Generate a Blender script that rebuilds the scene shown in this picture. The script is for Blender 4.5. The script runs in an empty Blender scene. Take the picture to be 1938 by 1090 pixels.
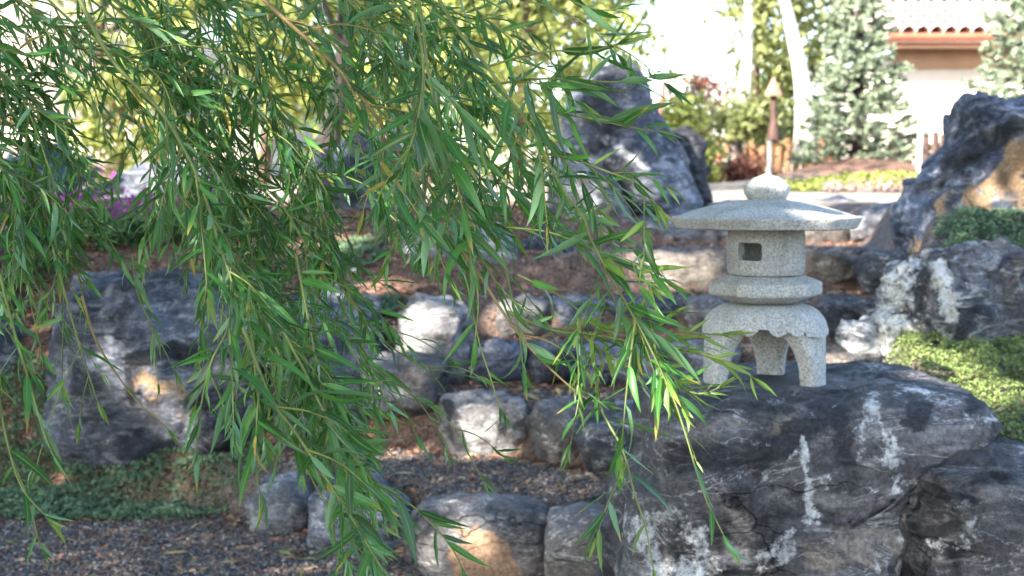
import bpy, bmesh, math, random
import numpy as np
from mathutils import Vector, Matrix

# ------------------------------------------------------------------ camera, world, sun, exposure
scene = bpy.context.scene
F, CXP, CYP, HOR, EYE = 2900.0, 969.0, 545.0, 340.0, 1.15     # photo focal length in px, centre, horizon row, eye height
TH = math.atan((CYP - HOR) / F)
CT, ST = math.cos(TH), math.sin(TH)
cam_d = bpy.data.cameras.new('camera')
cam = bpy.data.objects.new('camera', cam_d)
scene.collection.objects.link(cam)
cam.location = (0, 0, EYE)
cam.rotation_euler = (math.pi / 2 - TH, 0, 0)
cam_d.sensor_width = 36.0
cam_d.lens = 36.0 * F / 1938.0
cam_d.clip_start = 0.05
cam_d.clip_end = 1000
cam_d.dof.use_dof = True
cam_d.dof.focus_distance = 2.15
cam_d.dof.aperture_fstop = 8.5
scene.camera = cam

SUN = Vector((-0.50, -0.62, 0.60)).normalized()               # towards the sun: behind the camera and to the left
world = bpy.data.worlds.new('World')
scene.world = world
world.use_nodes = True
wn = world.node_tree
sky = wn.nodes.new('ShaderNodeTexSky')
sky.sky_type = 'NISHITA'
sky.sun_disc = False
sky.sun_elevation = math.asin(SUN.z)
sky.sun_rotation = math.atan2(SUN.x, SUN.y)
sky.air_density = 1.0
sky.dust_density = 1.2
sky.ozone_density = 1.0
bg = wn.nodes['Background']
bg.inputs[1].default_value = 0.15
wn.links.new(sky.outputs[0], bg.inputs[0])
sun_d = bpy.data.lights.new('sun', 'SUN')
sun_d.energy = 5.0
sun_d.angle = math.radians(0.5)
sun_d.color = (1.0, 0.93, 0.82)
sun = bpy.data.objects.new('sun', sun_d)
sun.rotation_euler = SUN.to_track_quat('Z', 'Y').to_euler()
sun.location = SUN * 30
scene.collection.objects.link(sun)
vs = scene.view_settings
vs.view_transform = 'Standard'
vs.look = 'None'
vs.exposure = 1.98
vs.gamma = 1.0
scene.cycles.use_denoising = True
scene.cycles.max_bounces = 6
scene.cycles.diffuse_bounces = 3
scene.cycles.transmission_bounces = 3
scene.cycles.caustics_reflective = False
scene.cycles.caustics_refractive = False

rng = np.random.default_rng(7)
random.seed(7)
COL = scene.collection

def W(px, py, Y):
    u = (px - CXP) / F; v = (CYP - py) / F
    dy = CT + v * ST; t = Y / dy
    return np.array((u * t, Y, EYE + (v * CT - ST) * t))

def proj(P):
    P = np.asarray(P, float)
    x, y, z = P[..., 0], P[..., 1], P[..., 2] - EYE
    f = y * CT - z * ST; up = y * ST + z * CT
    f = np.maximum(f, 1e-3)
    return np.stack((CXP + F * x / f, CYP - F * up / f, f), -1)

# ------------------------------------------------------------------ noise
_r = np.random.default_rng(3)
PERM = np.concatenate([_r.permutation(256)] * 3)
GR = _r.normal(size=(256, 3)); GR /= np.linalg.norm(GR, axis=1)[:, None]
def pn(P):
    P = np.asarray(P, float)
    i = np.floor(P).astype(int); f = P - i; i &= 255
    w = f * f * f * (f * (f * 6 - 15) + 10)
    out = 0
    for dx in (0, 1):
        for dy in (0, 1):
            for dz in (0, 1):
                h = PERM[PERM[PERM[i[:, 0] + dx] + i[:, 1] + dy] + i[:, 2] + dz]
                g = GR[h]
                d = (g * (f - (dx, dy, dz))).sum(1)
                ww = (w[:, 0] if dx else 1 - w[:, 0]) * (w[:, 1] if dy else 1 - w[:, 1]) * (w[:, 2] if dz else 1 - w[:, 2])
                out = out + d * ww
    return out * 1.6
def fbm(P, o=4, r=0.5, ridged=False):
    a, s, t = 1.0, 0, 0
    P = np.asarray(P, float)
    for k in range(o):
        n = pn(P)
        if ridged: n = 1 - 2 * np.abs(n)
        s = s + a * n; t += a; a *= r; P = P * 2.03 + 17.3
    return s / t
def sst(a, b, x):
    t = np.clip((x - a) / (b - a), 0, 1)
    return t * t * (3 - 2 * t)

# ------------------------------------------------------------------ object helpers
def mesh_from(name, V, Fc, mat=None, smooth=True, cols=None, uv=None):
    me = bpy.data.meshes.new(name)
    V = np.asarray(V, np.float32)
    if isinstance(Fc, np.ndarray):
        n, k = Fc.shape
        me.vertices.add(len(V)); me.vertices.foreach_set('co', V.ravel())
        me.loops.add(n * k); me.loops.foreach_set('vertex_index', Fc.ravel().astype(np.int32))
        me.polygons.add(n); me.polygons.foreach_set('loop_start', np.arange(0, n * k, k, dtype=np.int32))
        me.update(calc_edges=True)
    else:
        me.from_pydata([tuple(v) for v in V], [], [tuple(f) for f in Fc]); me.update()
    if smooth: me.polygons.foreach_set('use_smooth', np.ones(len(me.polygons), bool))
    if cols is not None:
        a = me.color_attributes.new('marks', 'FLOAT_COLOR', 'POINT')
        c = np.ones((len(V), 4), np.float32); c[:, :cols.shape[1]] = cols
        a.data.foreach_set('color', c.ravel())
    if mat is not None: me.materials.append(mat)
    return me
def link(name, me, parent=None, loc=None, label=None, cat=None, group=None, kind=None):
    o = bpy.data.objects.new(name, me)
    COL.objects.link(o)
    if parent is not None: o.parent = parent
    if loc is not None: o.location = loc
    if label: o['label'] = label
    if cat: o['category'] = cat
    if group: o['group'] = group
    if kind: o['kind'] = kind
    return o
def empty(name, loc, label, cat, group=None):
    return link(name, None, None, loc, label, cat, group)
def tube(pts, rad, seg=6, cap=True):
    pts = np.asarray(pts, float); n = len(pts)
    rad = np.broadcast_to(np.asarray(rad, float), (n,))
    T = np.gradient(pts, axis=0); T /= np.linalg.norm(T, axis=1)[:, None] + 1e-9
    up = np.array((0, 0, 1.0)) if abs(T[0, 2]) < 0.8 else np.array((1.0, 0, 0))
    a = np.cross(T[0], up); a /= np.linalg.norm(a)
    V = []
    for i in range(n):
        a = a - T[i] * a.dot(T[i]); a /= np.linalg.norm(a) + 1e-9
        b = np.cross(T[i], a)
        for k in range(seg):
            t = 2 * math.pi * k / seg
            V.append(pts[i] + rad[i] * (math.cos(t) * a + math.sin(t) * b))
    Q = []
    for i in range(n - 1):
        for k in range(seg):
            k2 = (k + 1) % seg
            Q.append((i * seg + k, i * seg + k2, (i + 1) * seg + k2, (i + 1) * seg + k))
    return np.array(V), np.array(Q)
def join(parts):
    V, Q, n = [], [], 0
    for v, q in parts:
        V.append(v); Q.append(q + n); n += len(v)
    return np.concatenate(V), np.concatenate(Q)
def spline(ctrl, n=24):
    c = np.asarray(ctrl, float)
    if len(c) < 3:
        t = np.linspace(0, 1, n)[:, None]; return c[0] * (1 - t) + c[-1] * t
    c = np.vstack((2 * c[0] - c[1], c, 2 * c[-1] - c[-2]))
    out = []
    m = len(c) - 3
    for s in np.linspace(0, m - 1e-6, n):
        i = int(s); t = s - i
        p0, p1, p2, p3 = c[i:i + 4]
        out.append(0.5 * (2 * p1 + (p2 - p0) * t + (2 * p0 - 5 * p1 + 4 * p2 - p3) * t * t + (3 * p1 - p0 - 3 * p2 + p3) * t ** 3))
    return np.array(out)
def boxm(x0, x1, y0, y1, z0, z1):
    V = np.array([(x, y, z) for z in (z0, z1) for y in (y0, y1) for x in (x0, x1)], float)
    Q = np.array([(0, 2, 3, 1), (4, 5, 7, 6), (0, 1, 5, 4), (2, 6, 7, 3), (0, 4, 6, 2), (1, 3, 7, 5)])
    return V, Q

# ------------------------------------------------------------------ materials
class NT:
    def __init__(s, name):
        s.m = bpy.data.materials.new(name); s.m.use_nodes = True
        s.t = s.m.node_tree; s.b = s.t.nodes['Principled BSDF']; s.out = s.t.nodes['Material Output']
    def n(s, t, **k):
        x = s.t.nodes.new(t)
        for a, v in k.items(): setattr(x, a, v)
        return x
    def l(s, a, b): s.t.links.new(a, b)
    def val(s, sock, v):
        if hasattr(v, 'is_output'): s.l(v, sock)
        else: sock.default_value = v
    def noise(s, scale, detail=4, rough=0.5, dist=0.0, vec=None):
        x = s.n('ShaderNodeTexNoise'); x.inputs['Scale'].default_value = scale; x.inputs['Detail'].default_value = detail
        x.inputs['Roughness'].default_value = rough; x.inputs['Distortion'].default_value = dist
        if vec is not None: s.l(vec, x.inputs['Vector'])
        return x.outputs['Fac']
    def math(s, op, a, b=0.0, c=None):
        x = s.n('ShaderNodeMath', operation=op); s.val(x.inputs[0], a); s.val(x.inputs[1], b)
        if c is not None: s.val(x.inputs[2], c)
        return x.outputs[0]
    def ramp(s, f, lo, hi, a=0.0, b=1.0):
        x = s.n('ShaderNodeMapRange', interpolation_type='SMOOTHSTEP')
        s.val(x.inputs[0], f)
        for k, v in zip((1, 2, 3, 4), (lo, hi, a, b)): x.inputs[k].default_value = v
        return x.outputs[0]
    def mix(s, f, a, b, mode='MIX'):
        x = s.n('ShaderNodeMix', data_type='RGBA', blend_type=mode)
        s.val(x.inputs[0], f)
        for sk, v in ((x.inputs[6], a), (x.inputs[7], b)):
            if isinstance(v, tuple): sk.default_value = (*v, 1) if len(v) == 3 else v
            else: s.l(v, sk)
        return x.outputs[2]
    def bump(s, h, st=0.5, dist=0.01):
        x = s.n('ShaderNodeBump'); x.inputs['Strength'].default_value = st; x.inputs['Distance'].default_value = dist
        s.l(h, x.inputs['Height']); s.l(x.outputs[0], s.b.inputs['Normal']); return x
    def coords(s, rnd=True, scale=(1, 1, 1), rot=(0, 0, 0)):
        tc = s.n('ShaderNodeTexCoord'); mp = s.n('ShaderNodeMapping')
        mp.inputs['Scale'].default_value = scale; mp.inputs['Rotation'].default_value = rot
        if rnd:
            oi = s.n('ShaderNodeObjectInfo')
            cm = s.n('ShaderNodeCombineXYZ'); k = s.math('MULTIPLY', oi.outputs['Random'], 37.0)
            for q in range(3): s.l(k, cm.inputs[q])
            s.l(cm.outputs[0], mp.inputs['Location'])
        s.l(tc.outputs['Object'], mp.inputs['Vector'])
        return mp.outputs[0]

def rock_mat(name, dark, mid, light, pale=0.0, tan=0.0, tanc=(0.36, 0.24, 0.14), streak=0.5, rot=(0, 0.5, 0), rough=0.75, palec=(0.62, 0.61, 0.58), mid_at=0.5):
    t = NT(name)
    v = t.coords()
    vs_ = t.coords(scale=(1, 1, 3.5), rot=rot)
    at = t.n('ShaderNodeAttribute', attribute_name='marks'); sp = t.n('ShaderNodeSeparateColor'); t.l(at.outputs['Color'], sp.inputs[0])
    n1 = t.noise(5, 9, 0.68, 0.6, v)
    n2 = t.noise(6, 8, 0.65, 1.2, vs_)
    c = t.mix(t.ramp(n1, 0.34, 0.58), dark, mid)
    c = t.mix(t.math('MULTIPLY', t.ramp(n2, 0.48, 0.66), streak), c, light)
    # thin mineral veins
    nv = t.noise(3.2, 6, 0.6, 1.5, vs_)
    vein = t.ramp(t.math('ABSOLUTE', t.math('SUBTRACT', nv, 0.5)), 0.0, 0.012, 1.0, 0.0)
    c = t.mix(t.math('MULTIPLY', vein, t.math('MULTIPLY', t.ramp(n1, 0.42, 0.6), 0.75)), c, palec)
    # darker weathering crust and cracks
    nd = t.noise(2.3, 7, 0.7, 0.4, v)
    c = t.mix(t.math('MULTIPLY', t.ramp(nd, 0.56, 0.66), 0.7), c, tuple(x * 0.45 for x in dark))
    # tan or rust stains
    nt = t.noise(3.7, 8, 0.7, 0.5, v)
    tm = t.ramp(t.math('ADD', t.math('ADD', t.math('MULTIPLY', nt, 1.3), t.math('MULTIPLY', sp.outputs[1], 0.75)), tan), 1.06, 1.20)
    c = t.mix(t.math('MULTIPLY', tm, 0.9), c, t.mix(t.noise(9, 6, 0.6, 0, v), tuple(x * 0.55 for x in tanc), tuple(min(1, x * 1.35) for x in tanc)))
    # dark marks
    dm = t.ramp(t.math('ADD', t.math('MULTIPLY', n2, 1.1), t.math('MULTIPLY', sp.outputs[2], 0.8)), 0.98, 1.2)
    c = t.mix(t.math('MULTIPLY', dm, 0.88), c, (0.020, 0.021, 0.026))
    # pale crust with broken edges
    npz = t.math('ADD', t.math('MULTIPLY', t.noise(14, 10, 0.78, 0.3, v), 0.55), t.math('MULTIPLY', t.noise(42, 6, 0.75, 0.2, v), 0.45))
    pm = t.ramp(t.math('ADD', t.math('ADD', t.math('MULTIPLY', npz, 1.7), t.math('MULTIPLY', sp.outputs[0], 0.50)), pale), 1.23, 1.39)
    c = t.mix(t.math('MULTIPLY', pm, 0.85), c, palec)
    # fracture lines, dark and cut in
    wv = t.n('ShaderNodeMixRGB'); wv.inputs[0].default_value = 0.32; t.l(vs_, wv.inputs[1])
    nw = t.n('ShaderNodeTexNoise'); nw.inputs['Scale'].default_value = 5; nw.inputs['Detail'].default_value = 7; t.l(v, nw.inputs['Vector']); t.l(nw.outputs['Color'], wv.inputs[2])
    vr_ = t.n('ShaderNodeTexVoronoi', feature='DISTANCE_TO_EDGE'); vr_.inputs['Scale'].default_value = 3.1; t.l(wv.outputs[0], vr_.inputs['Vector'])
    crack = t.math('MULTIPLY', t.ramp(vr_.outputs['Distance'], 0.0, 0.013, 1.0, 0.0), t.ramp(nd, 0.50, 0.60))
    c = t.mix(t.math('MULTIPLY', crack, 0.6), c, (0.012, 0.012, 0.015))
    # mineral grain
    g = t.noise(90, 4, 0.8, 0, v)
    gm = t.math('MULTIPLY', t.ramp(g, 0.3, 0.7, 0.6, 1.45), t.ramp(t.noise(1.7, 3, 0.6, 0.3, v), 0.3, 0.7, 0.55, 1.6))
    vm = t.n('ShaderNodeVectorMath', operation='SCALE'); t.l(c, vm.inputs[0]); t.l(gm, vm.inputs['Scale']); c = vm.outputs[0]
    t.l(c, t.b.inputs['Base Color'])
    t.l(t.ramp(n1, 0.3, 0.7, rough - 0.2, rough + 0.1), t.b.inputs['Roughness'])
    t.b.inputs['Specular IOR Level'].default_value = 0.25
    h = t.math('ADD', t.math('MULTIPLY', n2, 0.8), t.math('ADD', t.math('MULTIPLY', npz, 0.5), t.math('SUBTRACT', t.math('MULTIPLY', g, 0.22), t.math('MULTIPLY', crack, 0.9))))
    t.bump(h, 0.9, 0.022)
    return t.m

RM = {
 'slate': rock_mat('rock_blue_slate', (0.018, 0.021, 0.031), (0.092, 0.102, 0.132), (0.28, 0.295, 0.34), streak=0.7),
 'slatepale': rock_mat('rock_pale_slate', (0.034, 0.035, 0.042), (0.155, 0.158, 0.175), (0.37, 0.37, 0.385), pale=0.08, streak=0.75),
 'lantern': rock_mat('rock_black_and_white', (0.012, 0.012, 0.015), (0.082, 0.079, 0.084), (0.24, 0.235, 0.245), pale=0.055, tanc=(0.22, 0.19, 0.16), streak=0.5, palec=(0.44, 0.455, 0.47)),
 'marble': rock_mat('rock_white_folded', (0.022, 0.024, 0.032), (0.15, 0.152, 0.165), (0.52, 0.52, 0.52), pale=0.26, streak=0.95, rot=(0, 1.2, 0)),
 'rust': rock_mat('rock_rust_streaked', (0.018, 0.025, 0.045), (0.095, 0.115, 0.165), (0.30, 0.33, 0.40), tan=0.0, tanc=(0.36, 0.24, 0.14), streak=0.85, rot=(0, -0.8, 0)),
 'tan': rock_mat('rock_tan', (0.06, 0.052, 0.048), (0.18, 0.155, 0.135), (0.36, 0.32, 0.28), pale=0.08, tan=0.22, streak=0.8, rot=(0, 0.1, 0)),
 'brown': rock_mat('rock_brown_grey', (0.036, 0.033, 0.035), (0.135, 0.125, 0.125), (0.28, 0.26, 0.255), pale=0.04, tan=0.10, tanc=(0.30, 0.19, 0.12), streak=0.6),
 'pale': rock_mat('rock_pale_grey', (0.07, 0.068, 0.072), (0.19, 0.18, 0.18), (0.36, 0.345, 0.33), pale=0.06, tan=0.03, streak=0.7),
 'dark': rock_mat('rock_dark', (0.012, 0.013, 0.018), (0.050, 0.054, 0.066), (0.16, 0.165, 0.185), streak=0.6),
}

def simple(name, col, rough=0.8, var=0.3, scale=8, bump=0.0, spec=0.3, col2=None, stretch=(1, 1, 1)):
    t = NT(name); v = t.coords(scale=stretch)
    n = t.noise(scale, 6, 0.6, 0.2, v)
    c2 = col2 or tuple(min(1, x * (1 + var)) for x in col)
    c = t.mix(t.ramp(n, 0.3, 0.7), tuple(x * (1 - var) for x in col), c2)
    t.l(c, t.b.inputs['Base Color']); t.b.inputs['Roughness'].default_value = rough
    t.b.inputs['Specular IOR Level'].default_value = spec
    if bump: t.bump(n, 0.6, bump)
    return t.m

def vcol_mat(name, rough=0.8, var=0.25, scale=60, bump=0.002):
    t = NT(name); v = t.coords(False)
    at = t.n('ShaderNodeAttribute', attribute_name='marks')
    n = t.noise(scale, 4, 0.6, 0, v)
    c = t.mix(t.ramp(n, 0.3, 0.7, 0, var * 2), at.outputs['Color'], (0.03, 0.03, 0.03))
    t.l(c, t.b.inputs['Base Color']); t.b.inputs['Roughness'].default_value = rough
    if bump: t.bump(n, 0.5, bump)
    return t.m

def leaf_mat(name, front, back=None, trans=0.35, rough=0.45, var=0.35, vcol=False, rib=None, tcol=None):
    t = NT(name)
    geo = t.n('ShaderNodeNewGeometry')
    at = t.n('ShaderNodeAttribute', attribute_name='marks')
    sp = t.n('ShaderNodeSeparateColor'); t.l(at.outputs['Color'], sp.inputs[0])
    back = back or front
    c = t.mix(geo.outputs['Backfacing'], front, back)
    if vcol:     # marks.r = 0..1 tone of this leaf, marks.g = midrib
        hs = t.n('ShaderNodeHueSaturation')
        t.l(c, hs.inputs['Color'])
        t.l(t.ramp(sp.outputs[0], 0, 1, 1 - var, 1 + var * 1.6), hs.inputs['Value'])
        t.l(t.ramp(sp.outputs[0], 0, 1, 0.512, 0.49), hs.inputs['Hue'])
        c = t.mix(t.ramp(t.noise(45, 4, 0.7), 0.35, 0.7, 0, 0.35), hs.outputs[0], tuple(x * 0.55 for x in front))
        c = t.mix(sp.outputs[2], c, (0.42, 0.30, 0.06))
    if rib: c = t.mix(t.ramp(sp.outputs[1], 0.80, 0.97, 0, 0.75), c, rib)
    t.l(c, t.b.inputs['Base Color']); t.b.inputs['Roughness'].default_value = rough
    t.b.inputs['Specular IOR Level'].default_value = 0.45
    tr = t.n('ShaderNodeBsdfTranslucent')
    if tcol: tr.inputs['Color'].default_value = (*tcol, 1)
    else: t.l(c, tr.inputs['Color'])
    mx = t.n('ShaderNodeMixShader'); mx.inputs[0].default_value = trans
    t.l(t.b.outputs[0], mx.inputs[1]); t.l(tr.outputs[0], mx.inputs[2]); t.l(mx.outputs[0], t.out.inputs['Surface'])
    return t.m
# ------------------------------------------------------------------ ground
L1 = lambda x: np.interp(x, (-3, -0.76, -0.42, 0.0, 0.3, 2), (6.0, 5.13, 4.82, 4.5, 4.4, 4.1))
L2 = lambda x: np.interp(x, (-3, -0.5, 0.0, 0.5, 3), (6.0, 5.65, 5.45, 4.95, 4.6))
L3 = lambda x: np.interp(x, (-3, -0.5, 0.6, 3), (6.1, 5.95, 5.95, 5.8))
L4 = lambda x: np.interp(x, (-3, 0, 2), (6.5, 6.4, 6.35))
L5 = lambda x: np.interp(x, (-3, 0.4, 2), (7.2, 7.1, 7.15))
L6 = lambda x: np.interp(x, (-3, 0.4, 2), (8.3, 8.25, 8.35))
L7 = lambda x: 10.6 + 0 * x
STEPS = ((L1, .17), (L2, .18), (L3, .14), (L4, .14), (L5, .17), (L6, .13), (L7, .04))
def terrain(x, y):
    x = np.asarray(x, float); y = np.asarray(y, float)
    zc = 0
    for L, dz in STEPS: zc = zc + dz * sst(-0.02, 0.10, y - L(x))
    zl = np.interp(y, (5.6, 6.15, 7.5, 9.5, 11), (0.0, 0.52, 0.86, 0.98, 1.0))
    bl = np.interp(y, (5.0, 5.8, 7.5, 8.6, 12), (-0.75, -0.5, 0.0, 0.25, 0.4))
    wl = sst(0.12, -0.18, x - bl) * sst(5.3, 5.6, y)
    z = zc * (1 - wl) + zl * wl
    zr = np.interp(y, (3.1, 3.45, 4.0, 4.5, 5.0, 5.4, 6.5, 9.0), (0.0, 0.50, 0.61, 0.66, 0.82, 1.00, 1.05, 1.0))
    br = np.interp(y, (3.0, 4.0, 4.5, 5.5, 7, 9), (1.0, 0.98, 1.02, 1.38, 1.78, 2.0))
    wr = sst(-0.06, 0.14, x - br) * (y > 3.05)
    z = z * (1 - wr) + zr * wr
    far = np.interp(y, (10.5, 14, 18, 40), (1.0, 1.10, 1.10, 1.1))
    wf = sst(10.2, 11.5, y)
    z = z * (1 - wf) + far * wf
    # mulch mound under the spruce, pale bank far left
    z = z + 0.26 * np.exp(-((x - 3.35) / 0.85) ** 2 - ((y - 14.6) / 1.3) ** 2)
    z = z + 3.0 * sst(15, 26, y) * sst(-3.2, -6.5, x)
    z = np.where(y < 3.0, 0.0, z)
    return z
def grow(a, b, step, far, k=1.25):
    c = list(np.arange(a, b + 1e-6, step)); s = step; lo, hi = [a], [b]
    while hi[-1] < far: s *= k; lo.append(lo[-1] - s); hi.append(hi[-1] + s)
    return np.array(lo[:0:-1] + c + hi[1:])
def grid_mesh(xs, ys, zf):
    X, Y = np.meshgrid(xs, ys)
    Z = zf(X, Y)
    V = np.stack((X, Y, Z), -1).reshape(-1, 3)
    n, m = len(xs), len(ys)
    i = (np.arange(m - 1)[:, None] * n + np.arange(n - 1)[None]).ravel()
    return V, np.stack((i, i + 1, i + n + 1, i + n), -1)
def mulchness(P):
    x, y = P[:, 0], P[:, 1]
    bl = np.interp(y, (5.0, 5.8, 7.5, 8.6, 12), (-0.75, -0.5, 0.0, 0.25, 0.4))
    m = sst(0.35, -0.1, x - bl) * sst(5.2, 5.6, y) * sst(11.2, 10.2, y)
    for L, dz in STEPS[1:6]:
        d = y - L(x)
        m = np.maximum(m, 0.62 * sst(-0.30, -0.05, d) * sst(0.15, 0.0, d))
    d = y - L1(x); m = np.maximum(m, 0.35 * sst(-0.35, -0.05, d) * sst(0.1, 0.0, d))
    m = np.maximum(m, 0.75 * sst(6.1, 5.5, y) * sst(5.0, 5.5, y) * (x < -0.9))
    m = np.maximum(m, np.exp(-((x - 3.35) / 1.1) ** 2 - ((y - 14.2) / 1.8) ** 2) * 1.3)
    n = fbm(np.stack((x * 2.5, y * 2.5, 0 * x), -1), 4)
    return np.clip(m + n * 0.5 * (m > 0.02), 0, 1)

xs = grow(-3.6, 3.6, 0.045, 260); ys = grow(2.8, 11.5, 0.045, 300)
V, Q = grid_mesh(xs, ys, terrain)
near = (np.abs(V[:, 0]) < 5) & (V[:, 1] > 1) & (V[:, 1] < 14)
nn = fbm(V * (1.6, 1.6, 0) + 5, 4)
V[:, 2] += np.where(near, nn * 0.014, 0)
mu = mulchness(V)
palef = sst(10.1, 10.9, V[:, 1]) * (1 - np.clip(mu, 0, 1))
gt = NT('ground_gravel')
v = gt.coords(False)
at = gt.n('ShaderNodeAttribute', attribute_name='marks'); sp = gt.n('ShaderNodeSeparateColor'); gt.l(at.outputs['Color'], sp.inputs[0])
vo = gt.n('ShaderNodeTexVoronoi'); vo.inputs['Scale'].default_value = 95; gt.l(v, vo.inputs['Vector'])
bw = gt.n('ShaderNodeSeparateColor'); gt.l(vo.outputs['Color'], bw.inputs[0])
c = gt.mix(gt.ramp(bw.outputs[0], 0, 1), (0.045, 0.042, 0.046), (0.21, 0.195, 0.185))
c = gt.mix(gt.ramp(bw.outputs[1], 0.72, 0.95), c, (0.22, 0.15, 0.10))
n1 = gt.noise(7, 7, 0.7, 0, v)
c = gt.mix(gt.ramp(n1, 0.4, 0.75, 0, 0.35), c, (0.07, 0.05, 0.04))
mc = gt.mix(gt.ramp(gt.noise(75, 6, 0.8, 0, v), .38, .62), (0.035, 0.020, 0.015), (0.40, 0.215, 0.14))
c = gt.mix(sp.outputs[0], c, mc)
pc = gt.mix(gt.noise(4, 6, 0.7, 0, v), (0.28, 0.24, 0.19), (0.42, 0.37, 0.30))
c = gt.mix(sp.outputs[1], c, pc)
gt.l(c, gt.b.inputs['Base Color']); gt.b.inputs['Roughness'].default_value = 0.85
gt.bump(gt.math('ADD', vo.outputs['Distance'], gt.noise(60, 5, 0.7, 0, v)), 0.8, 0.012)
ground = link('ground', mesh_from('ground', V, Q, gt.m, True, np.stack((mu, palef, 0 * mu), -1)), kind='structure')

# loose gravel stones lying on the treads and the path
OCT = np.array([(1, 0, 0), (-1, 0, 0), (0, 1, 0), (0, -1, 0), (0, 0, 1), (0, 0, -1)], float)
OCF = np.array([(0, 2, 4), (2, 1, 4), (1, 3, 4), (3, 0, 4), (2, 0, 5), (1, 2, 5), (3, 1, 5), (0, 3, 5)])
def rand_rot(n):
    q = rng.normal(size=(n, 4)); q /= np.linalg.norm(q, axis=1)[:, None]
    w, x, y, z = q.T
    return np.stack((1 - 2 * (y * y + z * z), 2 * (x * y - z * w), 2 * (x * z + y * w), 2 * (x * y + z * w), 1 - 2 * (x * x + z * z), 2 * (y * z - x * w),
                     2 * (x * z - y * w), 2 * (y * z + x * w), 1 - 2 * (x * x + y * y)), -1).reshape(n, 3, 3)
def scatter_px(n, x0, x1, y0, y1, ymin, ymax, cond=None):
    """random ground points that lie in the pictured wedge of ground"""
    out = []
    while sum(map(len, out)) < n:
        y = ymin + (ymax - ymin) * rng.random(n) ** 1.3
        half = y * 0.38
        x = rng.uniform(-1, 1, n) * half
        z = terrain(x, y)
        P = np.stack((x, y, z), -1)
        if cond is not None: P = P[cond(P)]
        out.append(P)
    return np.concatenate(out)[:n]
def pebbles(P, s0, s1, cols, base_flat=0.7):
    n = len(P)
    s = rng.uniform(s0, s1, n) * rng.choice((1, 1, 1, 1.6), n)
    R = rand_rot(n)
    v = OCT[None] * (1 + rng.uniform(-0.35, 0.25, (n, 6, 1))) * rng.uniform(0.6, 1.1, (n, 1, 3)) * s[:, None, None]
    v = np.einsum('nij,nkj->nki', R, v)
    v[:, :, 2] *= base_flat
    v += P[:, None] + np.array((0, 0, 1)) * (s * 0.35)[:, None, None]
    f = OCF[None] + (np.arange(n) * 6)[:, None, None]
    c = cols[rng.integers(0, len(cols), n)] * rng.uniform(0.7, 1.3, (n, 1))
    return v.reshape(-1, 3), f.reshape(-1, 3), np.repeat(c, 6, 0)
gcols = np.array([(.075, .075, .085), (.12, .115, .122), (.19, .18, .18), (.05, .05, .058), (.24, .24, .25), (.30, .25, .20), (.19, .13, .09), (.42, .39, .35), (.21, .175, .15), (.09, .085, .09), (.26, .16, .11)])
def notmulch(P): return (mulchness(P) < rng.random(len(P)) * 1.1) & ~((P[:, 0] > np.interp(P[:, 1], (3, 4.5, 5.5, 9), (.95, 1.0, 1.35, 2))))
P = scatter_px(62000, 0, 0, 0, 0, 4.0, 7.2, notmulch)
P2 = scatter_px(14000, 0, 0, 0, 0, 7.0, 10.5, notmulch)
P = np.concatenate((P, P2)); nzz = fbm(P * (1.6, 1.6, 0) + 5, 4); P[:, 2] += nzz * 0.014
v_, f_, c_ = pebbles(P, 0.0032, 0.0072, gcols)
link('loose_gravel', mesh_from('loose_gravel', v_, f_, vcol_mat('gravel_stones', 0.7, 0.2, 120, 0), False, c_),
     label='loose grey and brown gravel covering the path and the step treads', cat='gravel', kind='stuff')
# mulch chips and dead needles
def ismulch(P): return ((mulchness(P) > rng.random(len(P)) * 0.8 + 0.08) | (rng.random(len(P)) < .10)) & ~(P[:, 0] > np.interp(P[:, 1], (3, 4.5, 5.5, 9), (.95, 1.0, 1.35, 2)))
P = scatter_px(44000, 0, 0, 0, 0, 4.0, 9.5, ismulch)
nzz = fbm(P * (1.6, 1.6, 0) + 5, 4); P[:, 2] += nzz * 0.014
n = len(P)
ln = rng.uniform(0.005, 0.024, n); wd = rng.uniform(0.002, 0.006, n)
R = rand_rot(n); a = R[:, :, 0].copy(); a[:, 2] *= 0.35; b = R[:, :, 1].copy(); b[:, 2] *= 0.5
qv = np.stack((P - a * ln[:, None] - b * wd[:, None], P + a * ln[:, None] - b * wd[:, None], P + a * ln[:, None] + b * wd[:, None], P - a * ln[:, None] + b * wd[:, None]), 1)
qv[:, :, 2] += 0.006
mcols = np.array([(.22, .10, .06), (.34, .18, .11), (.14, .07, .045), (.42, .27, .18), (.28, .13, .07), (.09, .05, .035)])
cc = mcols[rng.integers(0, 6, n)] * rng.uniform(0.7, 1.3, (n, 1))
link('bark_mulch', mesh_from('bark_mulch', qv.reshape(-1, 3), (np.arange(n * 4).reshape(n, 4)), vcol_mat('mulch_chips', 0.85, 0.1, 100, 0), False, np.repeat(cc, 4, 0)),
     label='reddish bark mulch and dead needles between the rocks', cat='mulch', kind='stuff')

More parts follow.
